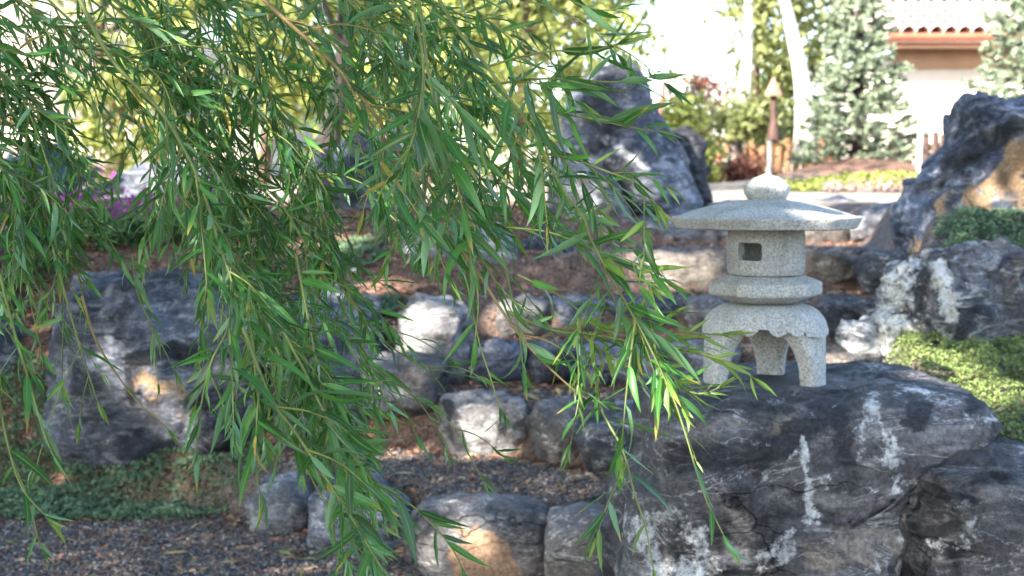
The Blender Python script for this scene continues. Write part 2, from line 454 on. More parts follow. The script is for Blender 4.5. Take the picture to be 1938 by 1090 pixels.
# fallen willow leaves and twigs on the gravel
P = scatter_px(1500, 0, 0, 0, 0, 4.0, 9.0)
P = P[fbm(P * (3, 3, 0), 3) > -.1]; n = len(P)
a = rng.uniform(0, 6.28, n); l_ = rng.uniform(.018, .045, n)[:, None]; D_ = np.stack((np.cos(a), np.sin(a), rng.normal(0, .12, n)), -1); B_ = np.stack((-np.sin(a), np.cos(a), rng.normal(0, .3, n)), -1)
P[:, 2] += .012
qv = np.stack((P - D_ * l_, P + B_ * l_ * .16 + (0, 0, .003), P + D_ * l_, P - B_ * l_ * .16 + (0, 0, .003)), 1)
lc = np.array([(.42, .34, .12), (.30, .20, .09), (.22, .24, .07), (.16, .09, .05), (.48, .42, .22)])
link('fallen_leaves', mesh_from('fallen_leaves', qv.reshape(-1, 3), np.arange(4 * n).reshape(n, 4), vcol_mat('dry_leaf', .8, .15, 60, 0), False, np.repeat(lc[rng.integers(0, 5, n)], 4, 0)),
     label='fallen yellow and brown willow leaves lying on the gravel', cat='fallen leaves', kind='stuff')

# ------------------------------------------------------------------ rocks
_ico = {}
def ico(sub):
    if sub not in _ico:
        bm = bmesh.new(); bmesh.ops.create_icosphere(bm, subdivisions=sub, radius=1)
        V = np.array([v.co[:] for v in bm.verts]); Fc = np.array([[v.index for v in f.verts] for f in bm.faces]); bm.free()
        _ico[sub] = (V, Fc)
    return _ico[sub]
GS = 'rocks edging the garden steps'
def rock(label, outline, Y, depth, mat, sub=5, e=0.5, cuts=10, rough=0.075, strata=0.012, sdir=(0.1, 0.2, 1), seed=None, marks=(), lean=0.0, group=None, cutd=(0.72, 0.95), wob=0.10, fr=None, ofn=None, facet=1.0):
    """one boulder: an uneven closed body round an outline standing at distance Y, `depth` thick"""
    rs = np.random.default_rng(seed if seed is not None else abs(hash(label)) % 10000)
    if seed is None: rs = np.random.default_rng(sum(ord(ch) * (i + 1) for i, ch in enumerate(label)) % 99991)
    Yo = Y - 0.12 * depth if fr is None else fr
    O = np.array([W(px, py, Yo)[[0, 2]] for px, py in outline])
    x, z = O[:, 0], O[:, 1]; x2, z2 = np.roll(x, -1), np.roll(z, -1)
    cr = x * z2 - x2 * z; A = cr.sum() / 2
    C = np.array((((x + x2) * cr).sum() / (6 * A), ((z + z2) * cr).sum() / (6 * A)))
    D, Fc = ico(sub)
    th = np.arctan2(D[:, 2], D[:, 0])
    # outline radius by angle
    TT = np.linspace(-math.pi, math.pi, 721); rr = np.zeros(721)
    for k, t in enumerate(TT):
        d = np.array((math.cos(t), math.sin(t))); best = 0
        for i in range(len(O)):
            p, q = O[i] - C, O[(i + 1) % len(O)] - C; ed = q - p
            den = d[0] * ed[1] - d[1] * ed[0]
            if abs(den) < 1e-12: continue
            s = (p[0] * ed[1] - p[1] * ed[0]) / den; w = (p[0] * d[1] - p[1] * d[0]) / den
            if s > 0 and -1e-6 <= w <= 1 + 1e-6: best = max(best, s)
        rr[k] = best
    ker = np.array((1, 2, 3, 2, 1)) / 9; rr[2:-2] = np.convolve(rr, ker, 'same')[2:-2]
    R = np.interp(th, TT, rr)
    s = np.hypot(D[:, 0], D[:, 2]); dy = D[:, 1].copy()
    pw = 1.35 / e                                        # rounded-box norm, so the mesh stays even
    k = (s ** pw + np.abs(dy) ** pw) ** (1 / pw); s = s / k; dy = dy / k
    P = np.stack((np.cos(th) * s, dy, np.sin(th) * s), -1)      # normalised
    q = P.copy()
    for _ in range(cuts):
        nrm = rs.normal(size=3) * (1, 1, 0.8); nrm /= np.linalg.norm(nrm)
        sup = (q @ nrm).max(); dd = sup * rs.uniform(*cutd)
        ex = np.maximum(0, q @ nrm - dd); q -= ex[:, None] * nrm * 0.92
    hw = (O[:, 0].max() - O[:, 0].min()) / 2
    rad = np.hypot(q[:, 0], q[:, 2]) / np.maximum(np.hypot(P[:, 0], P[:, 2]), 1e-6)
    # radius scaled by the outline, depth by half the thickness
    X = np.cos(th) * R * s; Z = np.sin(th) * R * s
    kx = np.where(np.abs(P[:, 0]) > 1e-6, q[:, 0] / np.where(np.abs(P[:, 0]) > 1e-6, P[:, 0], 1), 1)
    mixk = 0.5
    X = X + (q[:, 0] - P[:, 0]) * hw * mixk
    Z = Z + (q[:, 2] - P[:, 2]) * R.mean() * mixk
    Yc = q[:, 1] * depth / 2
    V = np.stack((C[0] + X, Y + Yc + lean * Z, C[1] + Z), -1)
    nrm = np.stack((X / max(hw, .01), Yc / (depth / 2), Z / R.mean()), -1); nrm /= np.linalg.norm(nrm, axis=1)[:, None] + 1e-9
    off = rs.uniform(0, 100, 3)
    sz = R.mean()
    f1 = fbm(V / sz * 1.1 + off, 3) * wob * sz
    f2 = fbm(V / sz * 3.0 + off + 9, 5, 0.55, True) * rough * sz * 0.9
    warp = fbm(V / sz * 1.5 + off + 3, 3)
    sd = np.array(sdir, float); sd /= np.linalg.norm(sd)
    ph = (V @ sd) / sz * 4.5 + warp * 1.6
    st = (np.abs((ph % 1) - 0.5) * 2); st = np.sqrt(st)
    ph2 = (V @ sd) / sz * 11 + warp * 3.0
    st2 = np.abs((ph2 % 1) - 0.5) * 2
    disp = f1 + f2 + strata * sz * (st - 0.6) + strata * 0.35 * sz * (st2 - 0.5)
    # broken steps: quantised noise gives ledges and chipped faces
    qn = fbm(V / sz * 1.9 + off + 31, 2) * 4
    led = (np.floor(qn) + sst(0.0, 0.25, qn - np.floor(qn))) / 4
    disp += led * rough * 1.5 * sz
    # fractured facets: each patch of the surface is tilted its own way, with a crack between patches
    for ns, am in ((26, .20), (90, .14)):
        lo, hi = V.min(0), V.max(0); S_ = rs.uniform(lo, hi, (ns, 3)) * 1.0
        Vw = V + fbm(V / sz * 2.2 + off + 51, 3)[:, None] * sz * .16
        dd = ((Vw[:, None] - S_[None]) ** 2 * (1, 1, 1.5)).sum(2)
        i1 = dd.argmin(1); f1_ = np.sqrt(dd[np.arange(len(V)), i1]); dd[np.arange(len(V)), i1] = 1e9; f2_ = np.sqrt(dd.min(1))
        rd = rs.normal(size=(ns, 3)); cell = ((V - S_[i1]) * rd[i1]).sum(1) * am + rs.normal(0, am * .13 * sz, ns)[i1]
        edge = sst(0, .10 * sz, f2_ - f1_)
        disp += facet * (np.clip(cell, -.09 * sz, .07 * sz) * (.35 + .65 * edge) - am * .10 * sz * (1 - edge)) * (rough / .06)
    V = V + nrm * disp[:, None]
    if group == GS:        # a step stone ends level with the tread it holds up
        V[:, 2] += float(terrain(np.array([C[0]]), np.array([Y + depth / 2 + .14]))[0]) + .022 - np.percentile(V[:, 2], 97)
    if ofn is not None: V = ofn(V)
    # marks
    M = np.zeros((len(V), 3)); pj = proj(V)
    front = 1.0 - sst(-0.1, 0.5, D[:, 1])
    for ch, line, wd, amt in marks:
        L = np.array(line, float); dmin = np.full(len(V), 1e9)
        if len(L) == 1: dmin = np.hypot(pj[:, 0] - L[0, 0], pj[:, 1] - L[0, 1])
        for i in range(len(L) - 1):
            a_, b_ = L[i], L[i + 1]; ab = b_ - a_
            t_ = np.clip(((pj[:, :2] - a_) @ ab) / (ab @ ab), 0, 1)
            dmin = np.minimum(dmin, np.linalg.norm(pj[:, :2] - a_ - t_[:, None] * ab, axis=1))
        wn_ = fbm(V * 14 + off, 5, .6) * 1.3
        M[:, ch] = np.maximum(M[:, ch], amt * np.clip(1.3 - 0.85 * dmin / wd * (1 + wn_), 0, 1) * front)
    base = np.array((C[0], Y, V[:, 2].min()))
    o = link('boulder', mesh_from('boulder', V - base, Fc, RM[mat], True, M), loc=base, label=label, cat='boulder', group=group)
    return o
GS = 'rocks edging the garden steps'
GB = 'large boulders round the steps'
PALE, TAN, DARK = 0, 1, 2
def seat(V):      # the lantern's seat is worn flat
    w = sst(.27, .15, np.hypot(V[:, 0] - .597, V[:, 1] - 3.62)) * (V[:, 2] > .56)
    V[:, 2] = V[:, 2] * (1 - w) + (.674 + fbm(V * 25, 3) * .002) * w
    return V
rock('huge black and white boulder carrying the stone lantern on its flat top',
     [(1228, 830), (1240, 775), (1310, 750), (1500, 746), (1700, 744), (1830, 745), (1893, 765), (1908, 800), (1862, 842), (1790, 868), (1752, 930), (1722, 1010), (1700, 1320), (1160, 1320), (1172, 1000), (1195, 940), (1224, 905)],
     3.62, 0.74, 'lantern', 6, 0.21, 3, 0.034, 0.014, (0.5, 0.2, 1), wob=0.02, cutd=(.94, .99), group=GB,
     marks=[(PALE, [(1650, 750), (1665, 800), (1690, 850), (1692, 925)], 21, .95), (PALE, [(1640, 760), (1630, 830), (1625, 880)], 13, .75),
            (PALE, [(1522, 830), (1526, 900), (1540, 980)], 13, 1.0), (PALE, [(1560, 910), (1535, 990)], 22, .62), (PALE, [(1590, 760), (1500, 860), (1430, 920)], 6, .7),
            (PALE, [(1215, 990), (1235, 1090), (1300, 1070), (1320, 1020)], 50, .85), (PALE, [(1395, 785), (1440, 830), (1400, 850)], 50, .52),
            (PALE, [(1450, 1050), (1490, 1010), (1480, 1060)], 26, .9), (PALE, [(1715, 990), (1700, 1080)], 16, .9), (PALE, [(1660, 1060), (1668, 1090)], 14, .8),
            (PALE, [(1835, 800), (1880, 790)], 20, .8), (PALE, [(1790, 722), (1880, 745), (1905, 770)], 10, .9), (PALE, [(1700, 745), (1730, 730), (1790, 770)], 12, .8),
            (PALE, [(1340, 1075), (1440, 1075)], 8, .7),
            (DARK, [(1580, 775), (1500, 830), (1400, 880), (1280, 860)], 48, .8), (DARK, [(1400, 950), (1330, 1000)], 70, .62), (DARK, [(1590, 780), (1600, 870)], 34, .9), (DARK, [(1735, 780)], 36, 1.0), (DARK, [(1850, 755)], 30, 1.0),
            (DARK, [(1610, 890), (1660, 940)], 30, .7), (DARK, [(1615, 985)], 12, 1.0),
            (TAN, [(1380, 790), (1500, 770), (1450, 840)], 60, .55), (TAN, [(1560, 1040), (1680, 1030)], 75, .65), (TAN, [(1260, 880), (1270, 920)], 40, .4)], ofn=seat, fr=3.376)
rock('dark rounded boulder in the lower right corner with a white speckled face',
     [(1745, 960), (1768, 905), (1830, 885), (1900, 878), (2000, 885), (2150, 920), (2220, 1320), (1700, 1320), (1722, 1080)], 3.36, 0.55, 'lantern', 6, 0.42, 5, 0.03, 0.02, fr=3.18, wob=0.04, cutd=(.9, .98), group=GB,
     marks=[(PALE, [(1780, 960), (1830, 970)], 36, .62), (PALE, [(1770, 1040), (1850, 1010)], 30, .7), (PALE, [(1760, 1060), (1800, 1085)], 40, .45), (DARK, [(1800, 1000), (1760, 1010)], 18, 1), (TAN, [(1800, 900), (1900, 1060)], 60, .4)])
rock('white and grey folded boulder to the right behind the lantern',
     [(1650, 668), (1658, 610), (1682, 570), (1712, 512), (1765, 492), (1850, 490), (1930, 478), (2050, 520), (2110, 720), (1900, 740), (1655, 720)], 4.75, 0.62, 'marble', 6, 0.5, 7, 0.07, 0.05, (1, 0.3, 0.35), wob=0.07, group=GB,
     marks=[(DARK, [(1745, 520), (1740, 600), (1770, 640)], 20, .9), (DARK, [(1830, 600), (1810, 650)], 24, .8), (PALE, [(1700, 520), (1690, 600), (1680, 680)], 40, .45), (PALE, [(1780, 500), (1800, 600)], 14, .8), (DARK, [(1650, 570), (1640, 620)], 15, .6)])
rock('small pale stone leaning on the left foot of the white folded boulder',
     [(1590, 640), (1605, 612), (1650, 605), (1670, 640), (1660, 690), (1600, 690)], 4.72, 0.25, 'marble', 4, 0.6, 5, group=GB)
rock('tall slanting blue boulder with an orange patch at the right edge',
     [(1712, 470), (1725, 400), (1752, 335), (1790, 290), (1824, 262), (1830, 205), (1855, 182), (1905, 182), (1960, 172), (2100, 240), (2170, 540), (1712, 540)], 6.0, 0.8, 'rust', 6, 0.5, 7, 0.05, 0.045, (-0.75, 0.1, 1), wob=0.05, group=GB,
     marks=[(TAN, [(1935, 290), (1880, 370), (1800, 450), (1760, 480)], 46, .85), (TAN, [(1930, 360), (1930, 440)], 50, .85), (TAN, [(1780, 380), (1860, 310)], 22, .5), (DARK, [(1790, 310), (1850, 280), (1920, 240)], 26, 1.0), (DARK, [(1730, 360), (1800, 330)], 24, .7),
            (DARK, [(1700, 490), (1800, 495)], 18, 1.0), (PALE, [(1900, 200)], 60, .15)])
rock('wide blue grey boulder on the left with a pale sunlit hollow in its face',
     [(72, 780), (98, 660), (115, 575), (160, 540), (300, 532), (430, 533), (500, 545), (520, 640), (520, 820), (470, 920), (440, 1010), (110, 1010), (75, 900)], 6.1, 0.85, 'slate', 6, 0.4, 6, 0.045, 0.025, (0.1, 0.2, 1), wob=0.05, cutd=(.88, .98), group=GB,
     marks=[(DARK, [(250, 685), (320, 660), (390, 680)], 22, 1.0), (DARK, [(240, 700), (250, 760)], 12, .9), (TAN, [(280, 730), (340, 760)], 50, .6), (PALE, [(130, 560), (380, 540)], 12, .55), (PALE, [(110, 830), (200, 850)], 16, .4), (PALE, [(270, 740), (360, 730)], 22, .5)])
rock('dark blue boulder at the left edge beside the wide boulder',
     [(-160, 860), (-140, 660), (-20, 590), (60, 620), (100, 700), (95, 860), (60, 930), (-150, 950)], 6.3, 0.7, 'slate', 5, 0.5, 6, group=GB, wob=.05)
rock('blue grey block half hidden by hanging willow leaves right of the wide boulder',
     [(505, 640), (540, 570), (640, 555), (700, 580), (722, 680), (715, 830), (560, 900), (505, 860)], 6.05, 0.7, 'slate', 5, 0.42, 6, group=GB, wob=.05)
rock('small pale stone at the near end of the lowest step', [(470, 905), (500, 868), (560, 862), (592, 900), (590, 990), (480, 1000)], 5.08, 0.34, 'slatepale', 5, 0.5, 6, group=GS, facet=.45)
rock('low blue grey stone of the lowest step behind willow tips', [(586, 925), (610, 893), (700, 888), (775, 915), (790, 1050), (590, 1060)], 4.85, 0.35, 'slate', 5, 0.45, 6, group=GS, facet=.45)
rock('long flat topped stone of the lowest step with an orange stained face', [(770, 985), (800, 950), (860, 938), (960, 943), (1035, 958), (1055, 990), (1040, 1200), (780, 1200)], 4.55, 0.42, 'brown', 6, 0.4, 4, 0.035, wob=.03, cutd=(.9, .98), group=GS, facet=.45,
     marks=[(TAN, [(900, 1050), (960, 1075), (900, 1095)], 38, .75), (DARK, [(830, 985), (800, 1010)], 14, .8)])
rock('brown square stone of the lowest step against the lantern boulder', [(1030, 1010), (1045, 975), (1110, 968), (1180, 975), (1190, 1200), (1035, 1200)], 4.42, 0.36, 'brown', 5, 0.4, 4, 0.035, wob=.03, cutd=(.9, .98), group=GS, facet=.45)
rock('pale flat stone of the second step half behind willow leaves', [(690, 770), (720, 742), (800, 738), (845, 752), (842, 850), (700, 860)], 5.75, 0.32, 'pale', 5, 0.42, 5, group=GS, facet=.45)
rock('cream faced block with a dark left corner in the second step', [(835, 790), (842, 756), (920, 748), (985, 752), (1003, 775), (1000, 850), (960, 890), (850, 880)], 5.55, 0.3, 'pale', 5, 0.4, 5, wob=.03, group=GS, facet=.45,
     marks=[(DARK, [(850, 770), (870, 840)], 24, .9), (DARK, [(880, 762), (960, 762)], 10, .6)])
rock('rounded grey stone in the second step beside the cream block', [(1005, 800), (1022, 768), (1080, 760), (1130, 775), (1135, 830), (1100, 880), (1040, 890), (1008, 860)], 5.38, 0.3, 'brown', 5, 0.5, 6, wob=.04, group=GS, facet=.45)
rock('dark stone at the right end of the second step', [(1095, 850), (1110, 815), (1170, 800), (1240, 800), (1260, 860), (1250, 935), (1120, 915)], 5.15, 0.34, 'dark', 5, 0.45, 6, group=GS, facet=.45)
rock('flat slate slab above the dark stone of the second step', [(1150, 815), (1165, 790), (1240, 788), (1300, 800), (1290, 850), (1160, 850)], 5.32, 0.3, 'slate', 4, 0.4, 5, group=GS, facet=.45)
rock('big white topped rounded boulder left of the steps', [(733, 650), (745, 598), (790, 568), (850, 566), (885, 590), (905, 660), (895, 740), (760, 750), (730, 700)], 6.1, 0.5, 'pale', 6, 0.55, 7, 0.04, wob=.06, group=GB,
     )
rock('dark slate stone at the left end of the third step', [(880, 690), (895, 655), (960, 645), (1000, 660), (1000, 720), (890, 735)], 6.05, 0.28, 'slate', 4, 0.42, 5, group=GS, facet=.45)
rock('blue grey stone in the third step', [(1000, 680), (1010, 648), (1060, 645), (1090, 658), (1088, 720), (1005, 725)], 6.02, 0.28, 'slate', 5, 0.42, 5, group=GS, facet=.45)
rock('long blue slate stone in the third step behind willow shoots', [(1090, 670), (1100, 650), (1180, 645), (1262, 655), (1265, 720), (1095, 725)], 6.0, 0.3, 'slate', 5, 0.4, 5, group=GS, facet=.45)
rock('dark slate stone of the third step left of the lantern leg', [(1264, 690), (1275, 662), (1340, 660), (1400, 670), (1400, 735), (1270, 735)], 5.95, 0.3, 'slatepale', 5, 0.4, 5, group=GS, facet=.45)
rock('sunlit pale stone between mulch and the fourth step', [(935, 620), (945, 580), (1000, 565), (1035, 580), (1040, 640), (945, 650)], 6.5, 0.3, 'pale', 4, 0.5, 5, group=GS, facet=.45)
rock('square dark grey block in the fourth step next to its twin', [(1043, 590), (1050, 560), (1100, 556), (1143, 562), (1145, 640), (1045, 640)], 6.55, 0.26, 'slate', 5, 0.35, 4, wob=.03, cutd=(.9, .98), group=GS, facet=.45)
rock('second square block in the fourth step with an orange right corner', [(1148, 590), (1152, 562), (1220, 557), (1287, 563), (1290, 640), (1150, 640)], 6.55, 0.26, 'slate', 5, 0.35, 4, wob=.03, cutd=(.9, .98), group=GS, facet=.45, marks=[(TAN, [(1284, 590)], 14, .9)])
rock('brown square stone in the fourth step behind the lantern left leg', [(1292, 600), (1300, 574), (1350, 570), (1380, 580), (1380, 650), (1295, 650)], 6.5, 0.26, 'brown', 4, 0.38, 4, wob=.03, group=GS, facet=.45)
rock('dark stone in the fourth step seen between the lantern legs', [(1385, 600), (1400, 578), (1470, 574), (1530, 585), (1530, 650), (1390, 650)], 6.5, 0.26, 'brown', 4, 0.4, 4, group=GS, facet=.45)
rock('dark slate block in the fourth step right of the lantern', [(1545, 595), (1555, 575), (1620, 572), (1668, 582), (1670, 650), (1550, 650)], 6.45, 0.28, 'dark', 5, 0.38, 4, wob=.03, group=GS, facet=.45)
rock('long tan stone of the fifth step left of the lantern', [(1180, 500), (1195, 473), (1260, 466), (1340, 468), (1405, 478), (1408, 560), (1190, 560)], 7.3, 0.36, 'tan', 5, 0.4, 5, strata=0.03, group=GS, facet=.45, wob=.04, marks=[(DARK, [(1190, 500), (1210, 540)], 14, .5)])
rock('tan grey stone of the fifth step right of the lantern', [(1500, 500), (1520, 486), (1600, 480), (1660, 488), (1670, 520), (1610, 548), (1510, 565)], 7.3, 0.36, 'tan', 5, 0.45, 5, strata=0.03, group=GS, facet=.45, wob=.04)
rock('black stone at the right end of the fifth step', [(1625, 520), (1645, 490), (1700, 486), (1760, 500), (1750, 570), (1640, 575)], 7.1, 0.36, 'dark', 4, 0.5, 6, group=GS, facet=.45)
rock('rough dark stone of the sixth step below the standing stone', [(1170, 440), (1185, 418), (1250, 408), (1340, 408), (1420, 415), (1420, 470), (1180, 470)], 8.5, 0.4, 'slatepale', 5, 0.45, 6, strata=0.04, rough=.07, group=GS, facet=.45)
rock('cream stone of the sixth step right of the lantern roof', [(1500, 440), (1515, 418), (1570, 412), (1612, 420), (1612, 470), (1505, 470)], 8.5, 0.36, 'tan', 5, 0.42, 5, group=GS, facet=.45)
rock('blue grey wedge stone at the right end of the sixth step', [(1608, 450), (1640, 418), (1700, 404), (1760, 410), (1760, 475), (1610, 475)], 8.4, 0.4, 'slatepale', 5, 0.45, 5, group=GS, facet=.45)
rock('low grey stone on the top terrace left of the lantern finial', [(1330, 395), (1345, 382), (1400, 377), (1440, 384), (1445, 400), (1335, 402)], 10.5, 0.4, 'slatepale', 4, 0.5, 5, group=GS, facet=.45)
rock('low blue grey stone on the top terrace right of the lantern finial', [(1520, 392), (1550, 372), (1590, 366), (1640, 376), (1650, 395), (1530, 400)], 10.8, 0.5, 'slate', 4, 0.5, 5, group=GS, facet=.45)
rock('flat pale stone on the top terrace beside the slanting boulder', [(1640, 395), (1660, 382), (1710, 378), (1760, 386), (1760, 405), (1645, 405)], 10.3, 0.4, 'pale', 4, 0.5, 5, group=GS, facet=.45)
rock('tall blue grey standing stone with a rounded peak left of the lantern',
     [(1040, 460), (1048, 300), (1070, 215), (1095, 160), (1130, 130), (1185, 122), (1222, 152), (1246, 215), (1275, 265), (1300, 320), (1325, 380), (1340, 460)], 9.4, 0.9, 'slate', 6, 0.6, 7, 0.035, 0.02, (0.8, 0.2, 0.5), wob=.04, cutd=(.88, .98), group=GB,
     marks=[(PALE, [(1150, 262), (1185, 290), (1222, 318)], 12, 1.0), (DARK, [(1180, 320), (1185, 400)], 26, .9), (DARK, [(1225, 335), (1240, 400)], 12, .5), (PALE, [(1130, 250), (1165, 270)], 16, .55)])
rock('black craggy stone behind the right shoulder of the standing stone', [(1262, 300), (1275, 252), (1310, 245), (1335, 280), (1343, 330), (1340, 420), (1265, 420)], 9.9, 0.5, 'dark', 5, 0.55, 7, 0.08, group=GB)
rock('grey flat faced stone leaning at the foot of the standing stone', [(1040, 400), (1055, 335), (1110, 312), (1160, 340), (1185, 390), (1180, 450), (1050, 460)], 8.75, 0.4, 'slatepale', 5, 0.5, 6, group=GB, marks=[(TAN, [(1120, 330), (1160, 370)], 26, .4)])
rock('blue boulder behind the trunk at the top of the mulch slope', [(560, 400), (600, 300), (680, 248), (750, 260), (790, 340), (780, 470), (570, 480)], 9.6, 0.8, 'slate', 5, 0.5, 7, group=GB)
rock('grey blue boulder far behind the willow on the left', [(200, 345), (260, 318), (360, 312), (430, 345), (440, 400), (210, 400)], 11.5, 0.8, 'slate', 4, 0.5, 6, group=GB)
rock('leaning grey boulder with a pale top on the mulch slope', [(740, 545), (765, 450), (790, 405), (840, 402), (880, 440), (900, 520), (890, 580), (750, 580)], 7.4, 0.45, 'slatepale', 6, 0.55, 7, .04, wob=.05, group=GB, marks=[(PALE, [(800, 415), (850, 430)], 24, .6)])
rock('dark pointed boulder between the mulch slope and the fifth step', [(965, 540), (985, 470), (1030, 435), (1075, 455), (1098, 520), (1100, 575), (970, 580)], 7.6, 0.5, 'dark', 5, 0.6, 7, group=GB)
rock('shaded grey boulder behind the willow tips above the sunlit stone', [(860, 500), (880, 450), (940, 430), (985, 470), (1000, 540), (990, 600), (870, 600)], 7.4, 0.45, 'slatepale', 5, 0.55, 6, group=GB)
rock('small round pale stone on the mulch slope', [(640, 545), (652, 516), (680, 510), (700, 535), (698, 575), (645, 580)], 7.0, 0.25, 'pale', 4, 0.6, 5, group=GB)
rock('flat pinkish stone on the ground right behind the lantern leg', [(1540, 690), (1555, 668), (1600, 664), (1635, 675), (1640, 710), (1545, 715)], 4.75, 0.3, 'tan', 4, 0.5, 5, group=GB)
rock('tan stone edging the flower bed far behind the wide boulder', [(180, 520), (220, 488), (330, 480), (420, 495), (430, 540), (190, 545)], 8.4, 0.5, 'tan', 4, 0.5, 6, group=GB)
rock('brownish stone in the flower bed behind the willow branches', [(440, 500), (470, 462), (560, 455), (600, 480), (610, 530), (450, 540)], 8.2, 0.5, 'slatepale', 4, 0.5, 6, group=GB)
# ------------------------------------------------------------------ stone lantern
def granite():
    t = NT('granite'); v = t.coords(False)
    a = t.noise(230, 3, 0.7, 0, v); b = t.noise(5, 6, 0.7, 0.3, v); g = t.noise(120, 5, 0.8, 0, v)
    c = t.mix(t.ramp(a, 0.36, 0.60), (0.29, 0.295, 0.29), (0.70, 0.70, 0.67))
    c = t.mix(t.ramp(g, 0.62, 0.72, 0, 0.6), c, (0.13, 0.135, 0.14))
    st_ = t.noise(16, 7, 0.7, 0.4, t.coords(False, scale=(1, 1, 0.22)))
    c = t.mix(t.ramp(st_, 0.50, 0.72, 0, 0.55), c, (0.15, 0.15, 0.125))
    ms = t.noise(9, 9, 0.8, 0.2, v)
    c = t.mix(t.ramp(ms, 0.60, 0.68, 0, 0.45), c, (0.13, 0.145, 0.085))
    c = t.mix(t.ramp(b, 0.45, 0.75, 0, 0.4), c, (0.24, 0.24, 0.21))
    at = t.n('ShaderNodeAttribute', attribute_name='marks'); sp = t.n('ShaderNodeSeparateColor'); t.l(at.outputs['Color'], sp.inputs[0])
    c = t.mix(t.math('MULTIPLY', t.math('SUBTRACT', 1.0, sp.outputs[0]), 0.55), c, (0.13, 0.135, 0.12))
    t.l(c, t.b.inputs['Base Color']); t.b.inputs['Roughness'].default_value = 0.85
    t.b.inputs['Specular IOR Level'].default_value = 0.3
    t.bump(t.math('ADD', a, g), 0.7, 0.003)
    return t.m
GRAN = granite()
LP = W(1447, 722, 3.62); U = 3.62 / F
lantern = empty('stone_lantern', LP, 'grey granite japanese garden lantern with wide roof standing on a boulder', 'stone lantern')
def hexr(th, k=0.75, rot=0.0):
    """corner radius 1; k mixes hexagon and circle"""
    t = (th - rot + math.pi / 6) % (math.pi / 3) - math.pi / 6
    # corners at t = 0
    h = math.cos(math.pi / 6) / np.cos(math.pi / 6 - np.abs(t))
    return k * h + (1 - k) * 1.0
def revolve(profile, seg=96, k=0.0, rot=0.0, sub=6, noise=0.0025, wear=None):
    """profile: list of (radius_px, z_px, hexmix); closes at both ends on the axis"""
    pr = []
    for (r0, z0), (r1, z1) in zip(profile[:-1], profile[1:]):
        L = math.hypot(r1 - r0, z1 - z0); m = max(1, int(L / sub))
        for i in range(m): pr.append((r0 + (r1 - r0) * i / m, z0 + (z1 - z0) * i / m))
    pr.append(profile[-1])
    th = np.linspace(0, 2 * math.pi, seg, endpoint=False)
    hr = hexr(th, k, rot) if k else np.ones(seg)
    V = []
    for r, z in pr:
        V.append(np.stack((r * hr * np.cos(th), r * hr * np.sin(th), np.full(seg, float(z))), -1))
    V = np.concatenate(V) * U
    n = len(pr)
    i = np.arange(seg); Q = np.concatenate([np.stack((j * seg + i, j * seg + (i + 1) % seg, (j + 1) * seg + (i + 1) % seg, (j + 1) * seg + i), -1) for j in range(n - 1)])
    nz = fbm(V * 60, 3) * noise + fbm(V * 12 + 4, 2) * noise
    rad = V / (np.linalg.norm(V * (1, 1, 0.3), axis=1)[:, None] + 1e-6)
    V = V + rad * nz[:, None] * (1, 1, 0.4)
    return V, Q
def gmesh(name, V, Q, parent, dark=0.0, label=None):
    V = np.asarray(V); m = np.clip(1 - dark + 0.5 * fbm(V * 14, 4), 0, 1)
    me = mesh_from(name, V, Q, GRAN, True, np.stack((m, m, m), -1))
    bm = bmesh.new(); bm.from_mesh(me)
    bmesh.ops.remove_doubles(bm, verts=bm.verts, dist=1e-5); bmesh.ops.recalc_face_normals(bm, faces=bm.faces)
    for e_ in bm.edges:
        if len(e_.link_faces) == 2 and e_.calc_face_angle(0) > 0.6: e_.smooth = False
    bm.to_mesh(me); bm.free()
    return link(name, me, parent, label=label)
# finial (328..376)
gmesh('finial', *revolve([(0.01, 397), (3, 396), (9, 392.5), (22, 388), (34, 381), (41, 373.5), (43.5, 366), (42.5, 358), (38, 350), (31, 344), (0.01, 344)], 64, sub=4), lantern, 0.15)
# roof
rp = [(0.01, 349), (30, 348)] + [(r, 346 - 34 * ((r - 30) / 146) ** 1.55) for r in range(45, 179, 10)] + [(179.5, 314), (180, 311), (172, 294), (167, 292), (90, 296), (0.01, 296)]
RV, RQ = revolve(rp, 144, 0.2, 0.06)
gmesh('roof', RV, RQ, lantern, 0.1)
# light chamber: a hollow stone drum with a square window in front, its twin behind, a crescent and a round opening in the sides
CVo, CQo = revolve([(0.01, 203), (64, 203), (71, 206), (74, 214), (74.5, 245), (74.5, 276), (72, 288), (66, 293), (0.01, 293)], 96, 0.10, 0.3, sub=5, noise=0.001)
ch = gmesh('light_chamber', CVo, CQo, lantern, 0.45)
def extr(poly, R0, R1, ang, zc):
    """prism along the horizontal direction `ang` from radius R0 to R1"""
    d = np.array((math.cos(ang), math.sin(ang), 0)); s = np.array((-math.sin(ang), math.cos(ang), 0)); zz = np.array((0, 0, 1.0))
    V = [d * R * U + s * a * U + zz * (b + zc) * U for R in (R0, R1) for a, b in poly]
    n = len(poly)
    fs = [tuple(range(n))[::-1], tuple(range(n, 2 * n))] + [(i, (i + 1) % n, n + (i + 1) % n, n + i) for i in range(n)]
    return V, fs
def rrect(w, h, r, n=5):
    o = []
    for cx, cy, a0 in ((w - r, h - r, 0), (-w + r, h - r, 90), (-w + r, -h + r, 180), (w - r, -h + r, 270)):
        for i in range(n): a = math.radians(a0 + 90 * i / (n - 1)); o.append((cx + r * math.cos(a), cy + r * math.sin(a)))
    return o
cres = [(16 * math.cos(math.radians(a)), 16 * math.sin(math.radians(a))) for a in range(-80, 81, 16)] + [(-3 + 14.2 * math.cos(math.radians(a)) * 0.75, 15.5 * math.sin(math.radians(a))) for a in range(80, -81, -16)]
circ = [(17 * math.cos(a * math.pi / 12), 17 * math.sin(a * math.pi / 12)) for a in range(24)]
